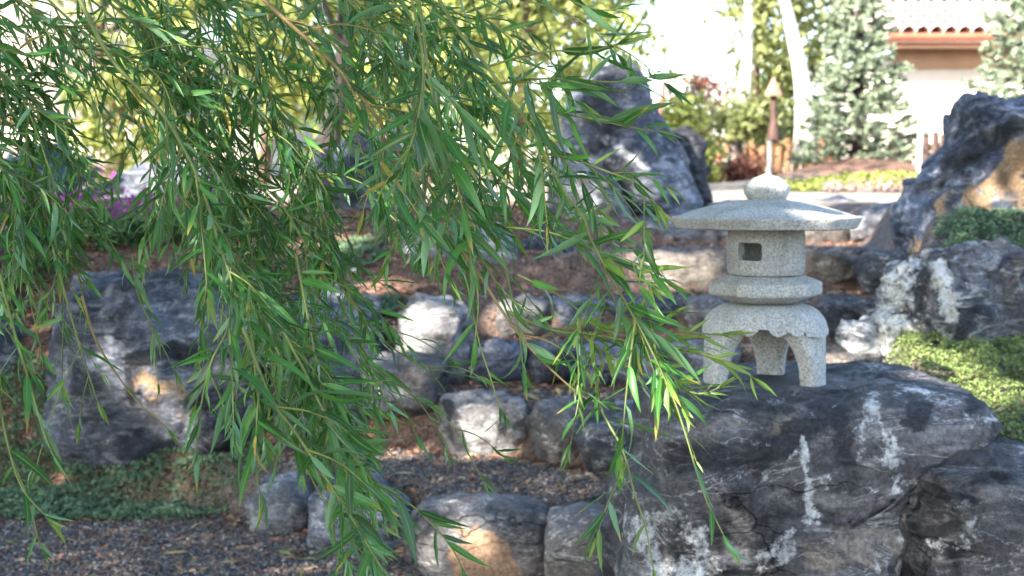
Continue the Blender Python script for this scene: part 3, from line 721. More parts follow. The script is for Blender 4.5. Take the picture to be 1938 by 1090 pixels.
aw = math.radians(-90 - 35)
cut_specs = [extr(rrect(25, 17, 7), 30, 100, aw, 250), extr(rrect(25, 17, 7), 30, 100, aw + math.pi, 250), extr(cres, 45, 100, aw + math.pi / 2, 250), extr(circ, 45, 100, aw - math.pi / 2, 250)]
inner = revolve([(0.01, 226), (56, 226), (56, 274), (0.01, 274)], 40, sub=30, noise=0)
cut_objs = []
def cutter(V, fs):
    bm = bmesh.new(); vs2 = [bm.verts.new(v) for v in V]
    for f in fs: bm.faces.new([vs2[i] for i in f])
    bmesh.ops.remove_doubles(bm, verts=bm.verts, dist=1e-5); bmesh.ops.recalc_face_normals(bm, faces=bm.faces)
    me = bpy.data.meshes.new('cutter'); bm.to_mesh(me); bm.free()
    me.materials.append(GRAN)
    o = bpy.data.objects.new('cutter', me); COL.objects.link(o); o.parent = lantern; return o
cut_objs.append(cutter(inner[0], [tuple(q) for q in inner[1]]))
for V_, f_ in cut_specs: cut_objs.append(cutter(V_, f_))
for o in cut_objs:
    m = ch.modifiers.new('cut', 'BOOLEAN'); m.operation = 'DIFFERENCE'; m.object = o; m.solver = 'EXACT'
bpy.context.view_layer.update()
dg = bpy.context.evaluated_depsgraph_get()
nm = bpy.data.meshes.new_from_object(ch.evaluated_get(dg)); ch.modifiers.clear(); ch.data = nm; nm.name = 'light_chamber'
for o in cut_objs: bpy.data.objects.remove(o)
# platform
gmesh('platform', *revolve([(0.01, 151), (58, 151), (66, 153), (102, 165), (108, 168), (109.5, 172), (109.5, 187), (107, 190.5), (80, 200), (74, 203), (0.01, 203)], 96, 0.85, 0.05), lantern, 0.05)
# stand: domed apron with a scalloped lip, three splayed legs
LEGS = [math.radians(a) for a in (198, 320, 74)]
seg = 168
th = np.linspace(0, 2 * math.pi, seg, endpoint=False)
def legnear(t):
    d = np.min([np.abs((t - a + math.pi) % (2 * math.pi) - math.pi) for a in LEGS], axis=0)
    return d
dl = legnear(th)                       # 0 at a leg, about 60 degrees midway
mid = dl / math.radians(60)
scal = 94 + 0 * th
scal = np.where(mid > 0.35, 98 + 7 * np.abs(np.sin((mid - 1.0) * math.pi * 1.6)) * 0 + 9 * (1 - np.abs(((1 - mid) * 3.0) % 1.0 * 2 - 1)) ** 0.6, 92)
scal = np.where(mid > 0.93, 110 + 0 * mid, scal)
scal = np.where((mid > 0.35) & (mid <= 0.93), 97 + 9 * (np.abs(((0.93 - mid) / 0.58 * 2) % 1.0 - 0.5) * 2) ** 1.6, scal)
scal = np.where(mid <= 0.35, 97 - 6 * (1 - mid / 0.35), scal)
prof_t = np.linspace(0, 1, 16)
outer = []
for t in prof_t:            # 0 top, 1 lip
    r = 60 + 56 * (math.sin(t * math.pi / 2)) ** 0.85 + (1.5 * max(0, t - .9) / .1)
    z = 150 - (150 - scal) * (1 - math.cos(t * math.pi / 2)) ** 0.9
    rr_ = r * (1 - 0.035 * np.cos(3 * (th - LEGS[0])) * -1 * t)
    outer.append(np.stack((rr_ * np.cos(th), rr_ * np.sin(th), z + 0 * th), -1))
innr = []
for t in prof_t[::-1]:
    r = 48 + 50 * (math.sin(t * math.pi / 2)) ** 0.85
    z = 132 - (132 - scal - 1) * (1 - math.cos(t * math.pi / 2)) ** 0.9
    innr.append(np.stack((r * np.cos(th), r * np.sin(th), z + 0 * th), -1))
rings = [np.stack((0.01 * np.cos(th), 0.01 * np.sin(th), 150 + 0 * th), -1)] + outer + innr + [np.stack((0.01 * np.cos(th), 0.01 * np.sin(th), 132 + 0 * th), -1)]
V_ = np.concatenate(rings) * U
i = np.arange(seg)
Q_ = np.concatenate([np.stack((j * seg + i, j * seg + (i + 1) % seg, (j + 1) * seg + (i + 1) % seg, (j + 1) * seg + i), -1) for j in range(len(rings) - 1)])
V_ += (fbm(V_ * 60, 3) * 0.0012)[:, None] * V_ / (np.linalg.norm(V_, axis=1)[:, None])
gmesh('stand', V_, Q_, lantern, -0.05)
for a in LEGS:
    d = np.array((math.cos(a), math.sin(a), 0)); s = np.array((-math.sin(a), math.cos(a), 0))
    rings = []
    for t in np.linspace(0, 1, 18):
        z = 124 - 124 * t
        flare = (1 - t) ** 3
        ro = 115.5 + 6 * t - 10 * (1 - t) ** 4            # outer face splays out a little
        ri = 80 + 8 * t - 46 * flare
        hw_ = 26 + 6 * (1 - t) + 40 * (1 - t) ** 2.6
        cen = (ro + ri) / 2; hd = (ro - ri) / 2
        ring = []
        for k in range(24):
            q = 2 * math.pi * k / 24; cx, cy = math.cos(q), math.sin(q)
            p = 0.32
            X_ = np.sign(cx) * abs(cx) ** p * hw_; Y_ = np.sign(cy) * abs(cy) ** p * hd
            bend = -abs(X_) ** 2 / 260 * (Y_ > 0)
            ring.append(d * (cen + Y_ + bend) + s * X_ + np.array((0, 0, z)))
        rings.append(ring)
    rings = np.array(rings) * U
    top = rings[0].mean(0)[None].repeat(24, 0); bot = rings[-1].mean(0)[None].repeat(24, 0)
    V_ = np.concatenate([top] + list(rings) + [bot]); i = np.arange(24)
    Q_ = np.concatenate([np.stack((j * 24 + i, j * 24 + (i + 1) % 24, (j + 1) * 24 + (i + 1) % 24, (j + 1) * 24 + i), -1) for j in range(19)])
    V_ += (fbm(V_ * 50, 3) * 0.0015)[:, None] * d
    V_[:, 2] -= 0.004 * (V_[:, 2] < 0.004)
    gmesh('leg', V_, Q_, lantern, -0.1)

# ------------------------------------------------------------------ low creeping plants
def leaf_cloud(C, N, size, asp=0.5, upbias=0.6):
    """small two-triangle leaves centred at C, facing roughly N"""
    n = len(C)
    nr = N + rng.normal(size=(n, 3)) * (1 - upbias) * 1.3; nr /= np.linalg.norm(nr, axis=1)[:, None]
    t = np.cross(nr, rng.normal(size=(n, 3))); t /= np.linalg.norm(t, axis=1)[:, None] + 1e-9
    b = np.cross(nr, t); s = (size * rng.uniform(0.6, 1.3, n))[:, None]
    q = np.stack((C - t * s, C - b * s * asp + nr * s * .15, C + t * s, C + b * s * asp + nr * s * .15), 1)
    return q.reshape(-1, 3), np.arange(4 * n).reshape(n, 4)
def tone_cols(n, lo=0, hi=1, k=4, base=None):
    tv = rng.uniform(lo, hi, n) if base is None else base
    c = np.zeros((n, 3)); c[:, 0] = tv
    return np.repeat(c, k, 0)
M_TH1 = leaf_mat('thyme_leaf', (0.12, 0.20, 0.105), (0.13, 0.20, 0.12), 0.2, 0.6, vcol=True)
M_TH2 = leaf_mat('bright_sedum_leaf', (0.19, 0.25, 0.075), (0.20, 0.26, 0.09), 0.25, 0.6, vcol=True)
def mat_cover(poly, n, size, mat, label, cat='ground cover', h=0.03, flowers=None, zf=terrain, name='creeping_plants', extra=0.0):
    poly = np.array(poly); x0, y0 = poly.min(0); x1, y1 = poly.max(0)
    P = []
    def inside(x, y):
        c = np.zeros(len(x), bool); j = len(poly) - 1
        for i in range(len(poly)):
            xi, yi = poly[i]; xj, yj = poly[j]
            c ^= ((yi > y) != (yj > y)) & (x < (xj - xi) * (y - yi) / (yj - yi + 1e-12) + xi); j = i
        return c
    while sum(map(len, P)) < n:
        x = rng.uniform(x0, x1, n); y = rng.uniform(y0, y1, n)
        nz = fbm(np.stack((x * 6, y * 6, 0 * x), -1), 3)
        k = inside(x + nz * 0.22, y + nz * 0.20) & (fbm(np.stack((x * 11, y * 11, 0 * x + 3), -1), 3) > -0.33)
        P.append(np.stack((x[k], y[k]), -1))
    P = np.concatenate(P)[:n]; x, y = P.T
    cl = fbm(np.stack((x * 14, y * 14, 0 * x + 7), -1), 3)
    z = zf(x, y) + extra + (0.6 + cl) * h * rng.uniform(0.35, 1.0, n)
    C = np.stack((x, y, z), -1)
    Vv, Qq = leaf_cloud(C, np.array((0, -0.15, 1.0)), size, 0.55, 0.45)
    tn = np.clip(0.5 + cl * 0.8 + rng.normal(0, 0.2, n), 0, 1)
    link(name, mesh_from(name, Vv, Qq, mat, False, tone_cols(n, base=tn)), label=label, cat=cat, kind='stuff')
mat_cover([(-2.35, 6.05), (-2.2, 5.35), (-1.6, 5.10), (-1.05, 5.12), (-0.88, 5.35), (-1.0, 5.75), (-1.9, 6.1)], 26000, 0.009, M_TH1, 'grey green creeping thyme at the foot of the wide left boulder', h=0.035)
mat_cover([(0.98, 4.6), (1.0, 4.2), (1.1, 3.7), (1.25, 3.45), (2.3, 3.4), (2.3, 4.7), (1.2, 4.7)], 44000, 0.0065, M_TH2, 'bright yellow green creeping plants beside the lantern boulder', h=0.04, extra=0.012)
mat_cover([(1.40, 5.0), (1.5, 5.4), (1.75, 5.7), (2.7, 5.8), (2.8, 4.95), (1.6, 4.95)], 32000, 0.008, M_TH1, 'green creeping thyme spilling down above the white folded boulder', h=0.04, extra=0.01)
mat_cover([(-0.98, 6.9), (-0.85, 7.4), (-0.6, 7.5), (-0.6, 7.05)], 2600, 0.010, M_TH1, 'tuft of grey thyme on the mulch slope by the leaning boulder', h=0.03, extra=0.01)
mat_cover([(-0.85, 6.35), (-0.8, 6.6), (-0.45, 6.6), (-0.5, 6.35)], 2600, 0.010, M_TH1, 'low grey thyme on the mulch above the white topped boulder', h=0.025, extra=0.01)
M_YG = leaf_mat('yellow_green_mat', (0.26, 0.30, 0.07), None, 0.25, 0.6, vcol=True)
M_PK = leaf_mat('pale_pink_petal', (0.40, 0.29, 0.26), None, 0.25, 0.6, vcol=True, var=0.15)
mat_cover([(2.2, 12.2), (1.9, 12.8), (2.6, 13.4), (3.6, 13.4), (3.5, 12.3)], 5000, 0.025, M_YG, 'yellow green ground cover on the top terrace', h=0.06)
mat_cover([(2.45, 12.0), (2.6, 12.9), (3.6, 13.0), (3.8, 12.1)], 3200, 0.02, M_PK, 'pale pink flowering ground cover below the spruce', h=0.07, name='pink_flowers', cat='flowers')
M_MG = leaf_mat('magenta_petal', (0.55, 0.05, 0.42), None, 0.3, 0.5, vcol=True, var=0.25)
M_GR = leaf_mat('bed_leaf', (0.09, 0.17, 0.05), None, 0.3, 0.6, vcol=True)
mat_cover([(-2.9, 7.2), (-2.9, 8.6), (-1.5, 8.8), (-1.3, 7.4)], 12000, 0.022, M_GR, 'green bedding leaves in the flower bed behind the wide boulder', h=0.16)
mat_cover([(-2.8, 7.5), (-2.6, 8.6), (-1.6, 8.7), (-1.6, 7.6)], 2000, 0.012, M_MG, 'magenta flowers in the bed behind the wide boulder', h=0.2, name='magenta_flowers', cat='flowers', extra=0.03)
mat_cover([(-3.0, 11.3), (-3.0, 12.6), (-2.5, 12.6), (-2.4, 11.4)], 900, 0.025, M_MG, 'magenta flowers beyond the blue shrub on the far left', h=0.12, name='magenta_flowers', cat='flowers', extra=0.05)
mat_cover([(-2.9, 6.35), (-2.9, 6.9), (-2.1, 6.9), (-2.15, 6.4)], 1500, 0.013, M_MG, 'magenta flowers at the left edge above the dark blue boulder', h=0.30, name='magenta_flowers', cat='flowers', extra=0.06)
mat_cover([(-3.0, 6.3), (-3.0, 7.1), (-2.0, 7.1), (-2.1, 6.35)], 4500, 0.02, M_GR, 'leafy green plants at the left edge above the dark blue boulder', h=0.26)
mat_cover([(-4.6, 13.6), (-4.6, 15), (-2.6, 15), (-2.6, 13.6)], 5000, 0.035, M_PK, 'pale pink flowers in the sunlit bed on the far left', h=0.3, name='pink_flowers', cat='flowers')

# ------------------------------------------------------------------ trees and shrubs beyond the steps
BARK = simple('bark_brown', (0.10, 0.065, 0.05), 0.9, 0.5, 14, 0.02, stretch=(1, 1, 0.25))
BARKD = simple('bark_dark', (0.055, 0.042, 0.040), 0.9, 0.5, 14, 0.03, stretch=(1, 1, 0.25))
BARKW = simple('bark_white', (0.70, 0.66, 0.58), 0.8, 0.15, 10, 0.004)
L_YEL = leaf_mat('sunny_leaf', (0.34, 0.38, 0.11), None, 0.4, 0.5, vcol=True)
L_OLV = leaf_mat('olive_leaf', (0.27, 0.30, 0.12), None, 0.35, 0.5, vcol=True)
L_GRN = leaf_mat('green_leaf', (0.16, 0.26, 0.06), None, 0.35, 0.5, vcol=True)
L_DRK = leaf_mat('dark_leaf', (0.035, 0.07, 0.022), None, 0.2, 0.5, vcol=True)
L_RED = leaf_mat('reddish_leaf', (0.28, 0.12, 0.09), None, 0.3, 0.5, vcol=True)
L_SPR = leaf_mat('spruce_needle', (0.27, 0.33, 0.22), None, 0.12, 0.6, vcol=True)
L_BLU = leaf_mat('blue_needle', (0.13, 0.22, 0.25), None, 0.12, 0.6, vcol=True)
def crown_pts(center, radii, nclump, per, cr, rs, hollow=0.45):
    c = []
    while len(c) < nclump:
        p = rs.normal(size=3); p /= np.linalg.norm(p); r = rs.uniform(hollow, 1.0) ** 0.6
        p = p * r * (1 + 0.25 * pn((p * 2 + rs.uniform(0, 9))[None])[0])
        c.append(center + p * radii)
    c = np.array(c); k = rs.integers(0, nclump, nclump * per)
    sz = rs.uniform(0.6, 1.4, nclump) * cr
    P = c[k] + rs.normal(size=(len(k), 3)) * (sz[k] * 0.5)[:, None] * (1, 1, .8)
    return c, P, rs.uniform(0, 1, nclump)[k]
def tree(label, base, trunk_pts, tr, center, radii, lm, nclump=60, per=90, cr=0.35, ls=0.06, bark=BARK, seed=1, cat='tree', name='tree', crown=True, hollow=.45, limbs=9):
    rs = np.random.default_rng(seed)
    base = np.array(base, float)
    e_ = empty(name, base, label, cat)
    tp = spline(trunk_pts, 14) - base
    r = np.linspace(tr, tr * 0.45, len(tp)) ; r[0] *= 1.35
    link('trunk', mesh_from('trunk', *tube(tp, r, 10), bark), e_)
    if not crown: return e_
    cl, P, tn = crown_pts(np.array(center, float) - base, np.array(radii, float), nclump, per, cr, rs, hollow)
    segs = []
    for q in cl[:limbs]:
        j = rs.integers(len(tp) // 2, len(tp)); m_ = (tp[j] + q) / 2 + rs.normal(size=3) * .1
        segs.append(tube(spline([tp[j], m_, q], 7), np.linspace(tr * .35, tr * .08, 7), 5))
    if segs: link('limbs', mesh_from('limbs', *join(segs), bark), e_, label='bare limbs inside the crown')
    Vv, Qq = leaf_cloud(P, rs.normal(size=(len(P), 3)) + (0, 0, .6), ls, .5, .5)
    t = np.clip(tn * .6 + .2 + rs.normal(0, .18, len(P)), 0, 1)
    link('crown', mesh_from('crown', Vv, Qq, lm, False, tone_cols(len(P), base=t)), e_)
    return e_
def spruce(label, base, h, rad, lm, seed, n=150, tuft=0.075, cat='tree', name='spruce_tree', tp0=0.05, dens=26):
    rs = np.random.default_rng(seed); base = np.array(base, float)
    e_ = empty(name, base, label, cat)
    link('trunk', mesh_from('trunk', *tube([(0, 0, -.1), (0.01, 0, h * .5), (0, 0, h)], (h * .03, h * .02, .01), 8), BARKD), e_)
    Vb, Lp, Ld = [], [], []
    for k in range(n):
        t = (k + .5) / n; z = h * (tp0 + (1 - tp0) * t ** 1.0)
        L = rad * (1 - t) ** .95 * rs.uniform(.72, 1.12) + 0.06 * h * .3
        a = k * 2.39996 + rs.normal(0, .25)
        d = np.array((math.cos(a), math.sin(a), 0)); up = 0.05 + .5 * t
        c = spline([(0, 0, z), d * L * .5 + (0, 0, z - L * .10 + up * L * .3), d * L + (0, 0, z - L * .05 + up * L * .7)], 6)
        Vb.append(tube(c, np.linspace(.012, .004, 6) * h / 2.5, 4))
        m = int(dens * (L / rad) + 6)
        s = rs.uniform(.15, 1.0, m) ** .8; i0 = np.minimum((s * 5).astype(int), 4); f = (s * 5 - i0)[:, None]
        p = c[i0] * (1 - f) + c[np.minimum(i0 + 1, 5)] * f
        side = np.cross(d, (0, 0, 1)); w = rs.uniform(-1, 1, m) * L * .30 * (1.05 - s)
        p = p + side * w[:, None] + (0, 0, 1) * rs.normal(0, .02 * h / 2.5, m)[:, None]
        Lp.append(p); dd = d + side * np.sign(w)[:, None] * .7 + rs.normal(0, .25, (m, 3)) + (0, 0, .15); Ld.append(dd / np.linalg.norm(dd, axis=1)[:, None])
    link('branches', mesh_from('branches', *join(Vb), BARKD), e_)
    P = np.concatenate(Lp); D = np.concatenate(Ld)
    # each tuft is a twig clothed by several needle blades
    K = 7; m = len(P); q = []; tone = np.repeat(rs.uniform(.1, .9, m), K)
    for j in range(K):
        off = D * tuft * (j / K - .3)
        r_ = np.cross(D, rs.normal(size=(m, 3))); r_ /= np.linalg.norm(r_, axis=1)[:, None]
        tip = P + off + (D * .8 + r_ * .75) * tuft * .55; b0 = P + off; w_ = np.cross(D, r_) * tuft * .13
        q.append(np.stack((b0 - w_, b0 + w_, tip + w_ * .5, tip - w_ * .5), 1))
    q = np.stack(q, 1).reshape(-1, 3)
    link('foliage', mesh_from('foliage', q, np.arange(len(q)).reshape(-1, 4), lm, False, tone_cols(m * K, base=tone)), e_)
    return e_
def G(x, y): return float(terrain(np.array([x]), np.array([y]))[0])

spruce('blue green spruce with pale tips standing on the mulch mound before the house', W(1622, 322, 14.8), 2.15, .66, L_SPR, 3, n=120, tuft=.075, dens=30)
spruce('large blue green spruce cut by the upper right corner', (5.75, 16.5, 1.1), 4.6, 1.02, L_SPR, 5, n=160, tuft=.095, dens=34)
spruce('low blue conifer shrub on the left behind the flower bed', (-2.72, 9.0, .93), .42, .68, L_BLU, 8, n=80, tuft=.05, name='conifer_shrub', cat='shrub', dens=34)
tree('tall brown barked tree trunk behind the hanging willow', W(640, 430, 10.6), [W(640, 440, 10.6), W(622, 300, 10.6), W(650, 120, 10.6), W(655, -80, 10.6), W(700, -500, 10.6)], .085, W(640, -700, 10.6), (1.6, 1.5, 1.1), L_DRK, 45, 80, .5, .06, BARKD, 11)
tree('dark leaved tree whose lowest boughs hang into the top middle', (-1.4, 21.0, 1.1), [(-1.4, 21, 1.0), (-1.3, 21, 3.0), (-.9, 21, 4.6)], .12, (-0.3, 21.0, 4.35), (2.1, 1.3, 1.25), L_DRK, 110, 130, .42, .07, BARKD, 12)
tree('sunlit yellow green tree left of the standing stone', (.05, 15.5, 1.1), [(.05, 15.5, 1.0), (.1, 15.5, 2.2), (.2, 15.5, 3.4)], .06, (.15, 15.4, 2.55), (1.25, 1.0, 1.35), L_YEL, 70, 80, .40, .06, BARK, 13)
tree('yellow green tree behind the willow left of the brown trunk', (-2.6, 16, 1.1), [(-2.6, 16, 1.0), (-2.5, 16, 2.2), (-2.5, 16, 3.6)], .07, (-2.4, 16, 2.9), (1.7, 1.2, 1.4), L_YEL, 80, 90, .45, .07, BARK, 14)
tree('loose olive tree between the spruce and the white sky', (3.0, 19, 1.1), [(3.0, 19, 1.0), (3.0, 19, 2.2), (3.1, 19, 4.2)], .06, (3.45, 19.0, 3.3), (.7, .7, 1.2), L_OLV, 44, 70, .34, .07, BARK, 15)
tree('bright green shrub behind the capped brown post', (3.5, 20.0, 1.1), [(3.5, 20, 1.0), (3.5, 20, 1.5), (3.5, 20, 1.9)], .03, (3.45, 20, 1.95), (.55, .5, .6), L_GRN, 40, 80, .22, .05, BARK, 16, 'shrub', 'shrub')
tree('yellowish shrub to the right of the standing stone', (1.7, 15.4, 1.1), [(1.7, 15.4, 1.0), (1.7, 15.4, 1.4), (1.68, 15.4, 1.8)], .03, (1.7, 15.4, 1.4), (.30, .3, .52), L_YEL, 46, 80, .2, .045, BARK, 17, 'shrub', 'shrub')
tree('thin reddish shrub rising above the yellowish shrub', (2.2, 17.5, 1.1), [(2.2, 17.5, 1.0), (2.2, 17.5, 1.6), (2.1, 17.5, 2.1)], .03, (2.15, 17.5, 1.95), (.45, .4, .38), L_RED, 22, 40, .18, .04, BARK, 18, 'shrub', 'shrub')
tree('olive bush in front of the dark fence by the white trunk', (2.5, 16.6, 1.1), [(2.5, 16.6, 1.0), (2.5, 16.6, 1.3), (2.45, 16.6, 1.6)], .03, (2.55, 16.6, 1.78), (.5, .4, .22), L_OLV, 26, 70, .2, .045, BARK, 19, 'shrub', 'shrub')
tree('slim white barked tree with sunlit trunk right of the standing stone', W(1398, 300, 17.6), [W(1390, 310, 17.6), W(1402, 230, 17.6), W(1414, 120, 17.6), W(1420, -120, 17.6)], .095, W(1320, 40, 17.6), (1.1, .8, 1.0), L_YEL, 12, 22, .3, .05, BARKW, 20, limbs=0)
tree('white barked leaning tree trunk beside the left edge of the spruce', W(1522, 300, 17.2), [W(1522, 310, 17.2), W(1522, 200, 17.2), W(1510, 110, 17.2), W(1470, -60, 17.2)], .13, W(1480, -100, 17.2), (.9, .8, .6), L_OLV, 14, 30, .3, .06, BARKW, 21, limbs=0)
tree('bright lime shrub behind the flower bed on the left', (-3.3, 13.0, 1.0), [(-3.3, 13, 1.0), (-3.3, 13, 1.4), (-3.3, 13, 1.9)], .03, (-3.25, 13, 1.75), (.5, .5, .5), L_YEL, 34, 60, .2, .05, BARK, 22, 'shrub', 'shrub')
tree('olive tree far left behind the willow', (-5.6, 21, 2.0), [(-5.6, 21, 1.6), (-5.6, 21, 3.0), (-5.4, 21, 4.4)], .09, (-5.0, 21, 4.4), (2.0, 1.4, 1.0), L_OLV, 60, 80, .45, .08, BARK, 23)
tree('green tree far behind between the willow and the dark boughs', (-1.2, 22, 1.1), [(-1.2, 22, 1.0), (-1.2, 22, 3.0), (-1.1, 22, 4.6)], .09, (-1.1, 22, 3.3), (2.2, 1.4, 2.0), L_GRN, 80, 90, .5, .085, BARK, 24)

# ------------------------------------------------------------------ fence, posts, house
WOOD = simple('fence_wood', (0.26, 0.125, 0.065), 0.8, 0.45, 6, 0.004, stretch=(6, 6, 0.6))
WOODD = simple('dark_wood', (0.10, 0.06, 0.05), 0.8, 0.4, 8, 0.004, stretch=(4, 4, 0.6))
WPOST = simple('white_post_paint', (0.75, 0.73, 0.68), 0.6, 0.08)
boards_me = [None]
def fence(x0, x1, y, zb, zt, mat, label, skip=()):
    e_ = empty('wooden_fence', ((x0 + x1) / 2, y, zb), label, 'fence')
    w = .095; n = int((x1 - x0) / (w + .008)); mes = []
    for v_i in range(4):
        V_, Q_ = boxm(-w / 2, w / 2, -.009, .009, 0, zt - zb)
        V_[:, 2] += np.where(V_[:, 2] > .1, random.uniform(-.02, .02), 0)
        V_[4:, 0] *= (0.8, 0.8, 0.8, 0.8)[v_i]
        mes.append(mesh_from('fence_board', V_, Q_, mat, False))
    for i in range(n):
        o = link('fence_board', mes[i % 4], e_, (x0 - (x0 + x1) / 2 + (i + .5) * (w + .008), random.uniform(-.004, .004), random.uniform(-.015, .015)))
        o.rotation_euler = (0, random.uniform(-.012, .012), 0)
    for zz in (.25, .5, zt - zb - .22):
        link('rail', mesh_from('rail', *boxm(x0 - (x0 + x1) / 2, x1 - (x0 + x1) / 2, .015, .055, zz, zz + .09), mat, False), e_)
    for i in range(int((x1 - x0) / 2.0) + 1):
        px = x0 - (x0 + x1) / 2 + i * 2.0
        link('fence_post', mesh_from('fence_post', *boxm(px, px + .09, -.11, -.015, -.1, zt - zb + .05), WOODD, False), e_)
fence(2.25, 3.95, 18.6, .9, 1.66, WOOD, 'low orange brown board fence behind the lantern and under the spruce')
fence(4.6, 7.6, 18.8, .9, 1.72, WOODD, 'dark brown fence seen between the spruce and the slanting boulder')
# dark mass of low branches in front of the fence is a bush of its own
tree('brown leaved bush before the fence left of the white post', W(1400, 350, 16.2), [W(1400, 360, 16.2), W(1400, 330, 16.2), W(1400, 300, 16.2)], .02, W(1400, 325, 16.2), (.20, .2, .13), L_RED, 20, 50, .10, .035, BARK, 30, 'bush', 'bush')
def post(label, px, pb, pt, Y, w, mat, name='post', lean=0.0, cap=None, cat='post'):
    b = W(px, pb, Y); t = W(px + lean, pt, Y)
    d = t - b
    e_ = empty(name, b, label, cat)
    V_, Q_ = tube([(0, 0, -.05), d * .5, d], (w / 2, w / 2, w * .42), 8)
    link('shaft', mesh_from('shaft', V_, Q_, mat, True), e_)
    if cap == 'cone':
        V2, Q2 = tube([d - (0, 0, .02), d + (0, 0, .005), d + (0, 0, .17)], (w * 1.3, w * 1.25, .01), 10)
        link('cap', mesh_from('cap', V2, Q2, simple('terracotta_cap', (.48, .24, .16), .8), True), e_)
        V2, Q2 = tube([(0, 0, -.02), (0, 0, .08), (0, 0, .2)], (w * .9, w * .85, w * .5), 10)
        link('foot', mesh_from('foot', V2, Q2, mat, True), e_)
    else:
        V2, Q2 = tube([d, d + (0, 0, .012), d + (0, 0, .03)], (w * .62, w * .6, .004), 8)
        link('cap', mesh_from('cap', V2, Q2, mat, True), e_)
post('dark brown post with a pointed terracotta cap behind the lantern', 1464, 262, 178, 16.0, .075, WOODD, cap='cone')
post('short white painted post in front of the fence above the lantern finial', 1456, 330, 272, 15.5, .05, WPOST)
post('thin leaning pale pole between the spruce and the slanting boulder', 1738, 325, 225, 13.5, .05, WPOST, lean=6, name='pole')
post('short rusty stake leaning beside the peak of the standing stone', 1246, 235, 163, 11.0, .028, simple('rusty_stake', (.25, .12, .08), .8), lean=11, name='stake', cat='stake')

STUC = simple('stucco_tan', (0.72, 0.65, 0.55), 0.9, 0.06, 3, 0.003)
STUCD = simple('stucco_soffit', (0.42, 0.27, 0.19), 0.9, 0.1, 3)
TERR = simple('terracotta_tiles', (0.70, 0.55, 0.49), 0.85, 0.15, 9, 0.004)
RED = simple('red_fascia', (0.48, 0.13, 0.075), 0.6, 0.12, 5)
GLS = simple('window_glass', (0.03, 0.035, 0.04), 0.08, 0.1, 3, spec=0.8)
WHT = simple('window_trim', (0.7, 0.68, 0.62), 0.6, 0.08, 3)
HY = 27.0
hb = np.array((11.0, HY, .9))
house = empty('house', hb, 'tan stucco house with red fascia and terracotta tiled roofs in the upper right', 'house')
def HP(m, name, mat, par=house, kind=None, sm=False, label=None):
    V_, Q_ = m
    V_ = V_ - hb
    o = link(name, mesh_from(name, V_, Q_, mat, sm), None, label=label, kind=kind); o.parent = par; return o
xl = W(1690, 100, HY)[0]; ze = W(1690, 100, HY)[2]
wall = HP(boxm(xl, 17, HY, HY + 6, .5, ze), 'wall', STUC)
def window(x, z, w, h, y):
    f = HP(join([boxm(x - w / 2 - .07, x + w / 2 + .07, y - .04, y + .04, z - h / 2 - .07, z - h / 2), boxm(x - w / 2 - .07, x + w / 2 + .07, y - .04, y + .04, z + h / 2, z + h / 2 + .07),
                 boxm(x - w / 2 - .07, x - w / 2, y - .04, y + .04, z - h / 2, z + h / 2), boxm(x + w / 2, x + w / 2 + .07, y - .04, y + .04, z - h / 2, z + h / 2)]), 'window', WHT)
    HP(boxm(x - w / 2, x + w / 2, y - .02, y + .02, z - h / 2, z + h / 2), 'pane', GLS, f)
window(13.5, 2.4, 1.3, 1.2, HY)
# eave: fascia, gutter, soffit
HP(boxm(xl - .45, 17.5, HY - .62, HY - .58, ze + .10, ze + .24), 'fascia', RED)
HP(tube([(xl - .45, HY - .68, ze + .22), (17.5, HY - .68, ze + .22)], .06, 8), 'gutter', RED, sm=True)
HP(boxm(xl - .4, 17.4, HY - .58, HY + .02, ze + .06, ze + .10), 'soffit', STUCD)
HP(boxm(xl - .02, 17.02, HY - .03, HY - .002, ze - .28, ze + .06), 'frieze', STUCD)
def tiled(x0, x1, y0, z0, y1, z1):
    Vs = []; n = int((x1 - x0) / .24); rows = 7
    for i in range(n):
        for r in range(rows):
            t0, t1 = r / rows, (r + 1.12) / rows
            a = np.array((x0 + (i + .5) * .24, y0 + (y1 - y0) * t0, z0 + (z1 - z0) * t0 + .05)); b = np.array((a[0], y0 + (y1 - y0) * t1, z0 + (z1 - z0) * t1 + .02))
            V_, Q_ = tube([a, b], (.12, .095), 8); Vs.append((V_, Q_))
    return join(Vs)
V_ = np.array([(xl - .5, HY - .65, ze + .22), (17.5, HY - .65, ze + .22), (17.5, HY + 2.6, ze + 1.22), (xl - .5, HY + 2.6, ze + 1.22), (xl - .5, HY - .65, ze + .12), (17.5, HY - .65, ze + .12), (17.5, HY + 2.6, ze + 1.1), (xl - .5, HY + 2.6, ze + 1.1)])
roof = HP((V_, np.array([(0, 1, 2, 3), (4, 7, 6, 5), (0, 4, 5, 1), (1, 5, 6, 2), (2, 6, 7, 3), (3, 7, 4, 0)])), 'roof', TERR)
HP(tiled(xl - .5, 17.4, HY - .66, ze + .24, HY + 2.5, ze + 1.22), 'roof_tiles', TERR, roof, kind='stuff', sm=True)
# upper storey with its own eave
zu = W(1700, 14, HY + 2.6)[2]
HP(boxm(xl + .35, 17.6, HY + 2.6, HY + 7, ze + .9, zu + 2.4), 'upper_wall', STUC)
xu = W(1760, 0, HY + 2)[0]
HP(tiled(xu - .8, 17.6, HY + 1.9, zu + .02, HY + 4.2, zu + 1.0), 'upper_roof_tiles', TERR, kind='stuff', sm=True, label='terracotta tiles of the upper roof')
HP(boxm(xl - .1, xu - .6, HY + 1.9, HY + 1.97, zu + .0, zu + .14), 'upper_fascia', RED)
